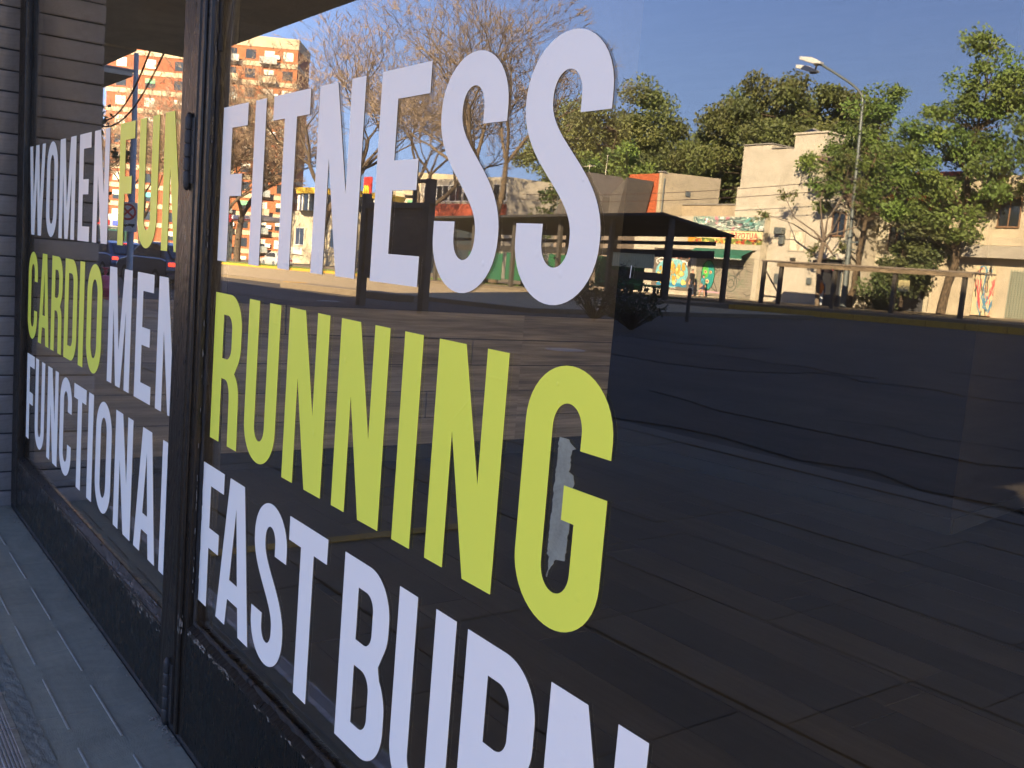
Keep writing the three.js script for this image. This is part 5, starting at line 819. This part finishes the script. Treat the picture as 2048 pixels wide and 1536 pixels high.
// ---------------------------------------------------------------- vehicles
function car(label, x, z, turn, color, lit, group) {          // length along local z, rear at -z
  const o = thing('parked_car', label, 'car', [x, GY(x, z) - 0.125, z], group); o.rotation.y = turn; o.rotation.order = 'YXZ';
  const paintM = phys(color, 0.3, { clearcoat: 0.7, clearcoatRoughness: 0.08, metalness: 0.2 }), W = 0.86;
  const prof = (pts, w0, w1, yref) => { const g = new THREE.ExtrudeGeometry(new THREE.Shape(P2(pts)), { depth: 2 * w0 - 0.1, bevelEnabled: true, bevelSize: 0.05, bevelThickness: 0.05, bevelSegments: 3, bevelOffset: -0.05 }).translate(0, 0, -w0 + 0.05); const p = g.attributes.position; for (let i = 0; i < p.count; i++) { const y = p.getY(i), k = y > yref ? 1 - (y - yref) * w1 : 1 - Math.max(0, 0.45 - y) * 0.12; p.setZ(i, p.getZ(i) * k); } g.computeVertexNormals(); return metreUV(g.rotateY(-HPI)); };
  obj('body', prof([[-2.1, 0.32], [-2.12, 0.62], [-2.05, 0.92], [-1.6, 0.99], [0.9, 0.97], [1.9, 0.8], [2.1, 0.62], [2.12, 0.34], [1.75, 0.22], [-1.8, 0.22]], W, 0.1, 0.8), paintM, o);
  obj('cabin', prof([[-1.98, 0.93], [-1.45, 1.42], [-1.0, 1.5], [0.1, 1.49], [0.5, 1.4], [1.15, 0.95]], W - 0.06, 0.34, 0.95), paintM, o);
  obj('rear_window', new THREE.PlaneGeometry(1.22, 0.56).rotateY(Math.PI).rotateX(0.83).translate(0, 1.2, -1.755), M.window, o);
  obj('windscreen', new THREE.PlaneGeometry(1.24, 0.74).rotateX(-0.96).translate(0, 1.205, 0.87), M.window, o);
  for (const sx of [-1, 1]) {
    obj('side_window', prism([[-1.55, 1.0], [-1.3, 1.36], [-0.95, 1.42], [0.05, 1.41], [0.4, 1.33], [0.95, 1.0]], 0, 0.02).rotateY(-HPI).rotateZ(sx * 0.3).translate(sx * (W + 0.235) , 0.06, 0), M.window, o);
    const tl = obj('tail_light', rbx(sx * 0.66 - 0.12, sx * 0.66 + 0.12, 0.74, 0.87, -2.15, -2.06, 0.03), lit ? mat(lin(0.6, 0.02, 0.01), 0.3, { emissive: new THREE.Color(1, 0.06, 0.03), emissiveIntensity: 0.5 }) : mat(lin(0.35, 0.01, 0.01), 0.3), o);
    obj('headlight', rbx(sx * 0.6 - 0.16, sx * 0.6 + 0.16, 0.62, 0.76, 1.98, 2.12, 0.03), mat(lin(0.6, 0.6, 0.6), 0.15), o);
    obj('mirror', rbx(sx * 0.95 - 0.09, sx * 0.95 + 0.09, 0.98, 1.1, 0.5, 0.62, 0.03), paintM, o);
    for (const wz of [-1.28, 1.3]) { const t = obj('wheel', new THREE.CylinderGeometry(0.31, 0.31, 0.2, 24).rotateZ(HPI).translate(sx * 0.76, 0.31, wz), mat(lin(0.015, 0.015, 0.015), 0.9), o); obj('rim', new THREE.CylinderGeometry(0.19, 0.19, 0.21, 14).rotateZ(HPI).translate(sx * 0.765, 0.31, wz), M.greyMetal, t); }
  }
  if (lit) obj('brake_light', bx(-0.2, 0.2, 1.4, 1.44, -1.58, -1.54), mat(lin(0.6, 0.02, 0.01), 0.3, { emissive: new THREE.Color(1, 0.05, 0.03), emissiveIntensity: 0.4 }), o);
  obj('number_plate', bx(-0.22, 0.22, 0.58, 0.7, -2.145, -2.12), mat(lin(0.45, 0.46, 0.48), 0.6), o);
  obj('bumper', rbx(-0.84, 0.84, 0.3, 0.5, -2.19, -2.0, 0.06, 2), mat(lin(0.03, 0.03, 0.032), 0.6), o);
  return o;
}
const GC = 'cars standing along the road';
car('dark grey hatchback with lit tail lights nearest the no parking pole', -34.6, 9.6, -HPI + Math.PI * 2 - 0.12, lin(0.03, 0.035, 0.045), true, GC);
car('dark blue car with lit tail lights ahead of the grey hatchback', -44.5, 10.3, -HPI - 0.12, lin(0.02, 0.035, 0.075), true, GC);
car('dark red car in front of the restaurant canopy', -118, 30.6, -HPI, lin(0.2, 0.02, 0.02), false, GC);
car('grey car behind the dark red car', -108, 30.6, -HPI, lin(0.1, 0.11, 0.12), false, GC);
car('pale van like car on the far lane by the restaurant', -96, 39, -HPI, lin(0.5, 0.48, 0.44), false, GC);
{
  const o = thing('city_bus', 'city bus with white roof and lit destination sign beyond the cars', 'bus', [-62, GY(-62, 12.5) - 0.125, 12.5]); o.rotation.y = -HPI - 0.1;
  obj('body', rbx(-1.25, 1.25, 0.35, 2.3, -5, 5, 0.16, 3), phys(lin(0.03, 0.09, 0.06), 0.35, { clearcoat: 0.5 }), o);
  obj('roof', rbx(-1.25, 1.25, 2.31, 3.1, -5, 5, 0.2, 3), phys(lin(0.7, 0.66, 0.6), 0.4, { clearcoat: 0.4 }), o);
  obj('rear_window', rbx(-1.0, 1.0, 1.35, 2.2, -5.03, -4.98, 0.05), M.window, o);
  obj('destination_sign', bx(-0.7, 0.2, 2.5, 2.76, -5.03, -4.985), mat(lin(0.2, 0.01, 0.01), 0.4, { emissive: new THREE.Color(1, 0.1, 0.06), emissiveIntensity: 0.25 }), o);
  obj('route_sign', bx(0.35, 0.7, 2.5, 2.76, -5.03, -4.985), mat(lin(0.05, 0.06, 0.3), 0.4, { emissive: new THREE.Color(0.2, 0.25, 1), emissiveIntensity: 0.2 }), o);
  for (const sx of [-1, 1]) {
    obj('side_window', rbx(sx * 1.25 - 0.015, sx * 1.25 + 0.015, 1.3, 2.2, -4.7, 4.6, 0.01), M.window, o);
    obj('tail_light', rbx(sx * 1.0 - 0.12, sx * 1.0 + 0.12, 0.8, 1.1, -5.04, -4.97, 0.02), mat(lin(0.4, 0.01, 0.01), 0.3), o);
    for (const z of [-3, 3]) { const t = obj('wheel', new THREE.CylinderGeometry(0.48, 0.48, 0.3, 24).rotateZ(HPI).translate(sx * 1.08, 0.48, z), mat(lin(0.015, 0.015, 0.015), 0.9), o); obj('rim', new THREE.CylinderGeometry(0.26, 0.26, 0.32, 14).rotateZ(HPI).translate(sx * 1.08, 0.48, z), M.greyMetal, t); }
  }
}
// ---------------------------------------------------------------- people
function skinOf(bones, cell, grow = 0) {                      // one continuous surface round a skeleton of tapered bones
  const lo = V(1e9, 1e9, 1e9), hi = V(-1e9, -1e9, -1e9);
  for (const [a, b, r0, r1] of bones) for (const [p, r] of [[a, r0], [b, r1]]) { lo.min(V(p[0] - r - 0.08, p[1] - r - 0.08, p[2] - r - 0.08)); hi.max(V(p[0] + r + 0.08, p[1] + r + 0.08, p[2] + r + 0.08)); }
  const c = lo.clone().add(hi).multiplyScalar(0.5), half = Math.max(hi.x - lo.x, hi.y - lo.y, hi.z - lo.z) / 2, n = Math.ceil(2 * half / cell), mc = new MarchingCubes(n, new THREE.MeshBasicMaterial(), false, false, 90000);
  mc.isolation = 0;
  let k = 0;
  for (let z = 0; z < n; z++) for (let y = 0; y < n; y++) for (let x = 0; x < n; x++, k++) {
    const px = c.x + (2 * x / n - 1) * half, py = c.y + (2 * y / n - 1) * half, pz = c.z + (2 * z / n - 1) * half; let s = 0;
    for (const [a, b, r0, r1] of bones) { const dx = b[0] - a[0], dy = b[1] - a[1], dz = b[2] - a[2], l = dx * dx + dy * dy + dz * dz || 1e-9, t = Math.max(0, Math.min(1, ((px - a[0]) * dx + (py - a[1]) * dy + (pz - a[2]) * dz) / l)); const q = Math.hypot(px - a[0] - t * dx, py - a[1] - t * dy, pz - a[2] - t * dz) - (r0 + (r1 - r0) * t) - grow; s += Math.exp(-Math.min(q, 0.6) * 42); }
    mc.field[k] = Math.log(s + 1e-30) / 42;
  }
  mc.update();
  const g = new THREE.BufferGeometry(), m = mc.count; g.setAttribute('position', new THREE.BufferAttribute(mc.positionArray.slice(0, m * 3), 3)); g.setAttribute('normal', new THREE.BufferAttribute(mc.normalArray.slice(0, m * 3), 3));
  g.scale(half, half, half).translate(c.x, c.y, c.z);
  return metreUV(g);
}
function person(label, x, z, turn, h, look, group) {
  const o = thing('person', label, 'person', [x, GY(x, z) + 0.0, z], group), k = h / 1.75; o.rotation.y = turn; o.scale.setScalar(k);
  const st = look.stride, legL = [[-0.1, 0.93, 0], [-0.1, 0.5, st * 0.6], [-0.1, 0.08, st]], legR = [[0.1, 0.93, 0], [0.1, 0.5, -st * 0.35], [0.1, 0.08, -st]];
  const arm = (s, swing) => [[s * 0.2, 1.42, 0], [s * 0.25, 1.14, -swing * 0.3], [s * 0.24, 0.9, look.bent ? 0.18 : swing * 0.5]];
  const aL = arm(-1, st), aR = arm(1, -st), bone = (c, r) => c.slice(1).map((p, i) => [c[i], p, r[i], r[i + 1]]);
  const hand = (a) => [0, 1, 2, 3].map((i) => [[a[2][0], a[2][1] - 0.06, a[2][2] + (i - 1.5) * 0.018], [a[2][0], a[2][1] - 0.14 + Math.abs(i - 1.4) * 0.008, a[2][2] + (i - 1.5) * 0.02 + 0.012], 0.01, 0.008]).concat([[[a[2][0], a[2][1] - 0.03, a[2][2] + 0.03], [a[2][0], a[2][1] - 0.09, a[2][2] + 0.05], 0.011, 0.009], [[a[2][0], a[2][1], a[2][2]], [a[2][0], a[2][1] - 0.06, a[2][2]], 0.026, 0.03]]);
  const legs = [...bone(legL, [0.085, 0.06, 0.04]), ...bone(legR, [0.085, 0.06, 0.04])];
  const feet = [[-0.1, st], [0.1, -st]].map(([fx, fz]) => [[fx, 0.05, fz - 0.03], [fx, 0.035, fz + 0.16], 0.042, 0.032]);
  const torso = [[[0, 0.95, 0], [0, 1.15, 0.005], 0.135, 0.125], [[0, 1.15, 0.005], [0, 1.38, 0], 0.13, 0.13], [[-0.17, 1.42, 0], [0.17, 1.42, 0], 0.065, 0.065], [[-0.1, 1.25, 0.01], [0.1, 1.25, 0.01], 0.1, 0.1]];
  const head = [[[0, 1.46, 0], [0, 1.56, 0.012], 0.052, 0.05], [[0, 1.6, 0.03], [0, 1.66, 0.012], 0.072, 0.084], [[0, 1.615, 0.1], [0, 1.6, 0.108], 0.014, 0.013], [[-0.082, 1.63, 0.0], [-0.084, 1.6, 0.0], 0.014, 0.012], [[0.082, 1.63, 0.0], [0.084, 1.6, 0.0], 0.014, 0.012]];
  const armB = [...bone(aL, [0.05, 0.04, 0.028]), ...bone(aR, [0.05, 0.04, 0.028])];
  const body = obj('body', skinOf([...legs, ...feet, ...torso, ...head, ...armB, ...hand(aL), ...hand(aR)], 0.022), mat(lin(0.45, 0.26, 0.17), 0.6), o);
  obj('face', [new THREE.SphereGeometry(0.011, 8, 6).translate(-0.03, 1.64, 0.088), new THREE.SphereGeometry(0.011, 8, 6).translate(0.03, 1.64, 0.088), rbx(-0.024, 0.024, 1.563, 1.572, 0.088, 0.1, 0.003)], mat(lin(0.07, 0.03, 0.025), 0.5), o);
  obj('shirt', skinOf([...torso, ...bone(aL.slice(0, look.sleeve), [0.055, 0.046, 0.034]), ...bone(aR.slice(0, look.sleeve), [0.055, 0.046, 0.034])], 0.024, 0.016), mat(look.shirt, 0.85), o);
  if (look.skirt) obj('skirt', new THREE.LatheGeometry(P2([[0.15, 0.98], [0.17, 0.85], [0.22, 0.62], [0.21, 0.61], [0.14, 0.9]]), 20), mat(look.trousers, 0.85), o);
  else obj('trousers', skinOf([...legs, [[-0.08, 0.94, 0], [0.08, 0.94, 0], 0.11, 0.11]], 0.024, 0.014), mat(look.trousers, 0.85), o);
  obj('shoe', feet.map(([a, b]) => { const g = new RoundedBoxGeometry(0.1, 0.075, 0.28, 2, 0.03); return g.translate((a[0] + b[0]) / 2, 0.04, (a[2] + b[2]) / 2); }), mat(lin(0.03, 0.03, 0.03), 0.7), o);
  obj('hair', skinOf(look.long ? [[[0, 1.69, -0.012], [0, 1.71, 0.0], 0.088, 0.085], [[0, 1.66, -0.05], [0, 1.42, -0.08], 0.075, 0.06]] : [[[0, 1.685, -0.015], [0, 1.705, 0.0], 0.088, 0.082]], 0.018), mat(lin(0.03, 0.02, 0.014), 0.6), o);
  if (look.vest) obj('vest', skinOf([torso[0], torso[1], torso[3]], 0.024, 0.03), mat(lin(0.85, 0.25, 0.03), 0.7), o);
  return o;
}
person('man in black walking past the shutters beside a girl', -45.1, 46.4, 1.3, 1.72, { stride: 0.12, shirt: lin(0.015, 0.015, 0.017), trousers: lin(0.025, 0.03, 0.05), sleeve: 2 });
person('girl in teal top and dark skirt walking beside the man', -44.2, 46.5, 1.3, 1.4, { stride: 0.2, shirt: lin(0.06, 0.3, 0.34), trousers: lin(0.03, 0.035, 0.07), sleeve: 2, skirt: true, long: true });
person('person in orange vest and pale trousers by the lamp post', -35.0, 46.3, 2.2, 1.5, { stride: 0.1, shirt: lin(0.1, 0.12, 0.2), trousers: lin(0.5, 0.55, 0.6), sleeve: 3, vest: true, bent: true });

renderer.render(scene, camera);
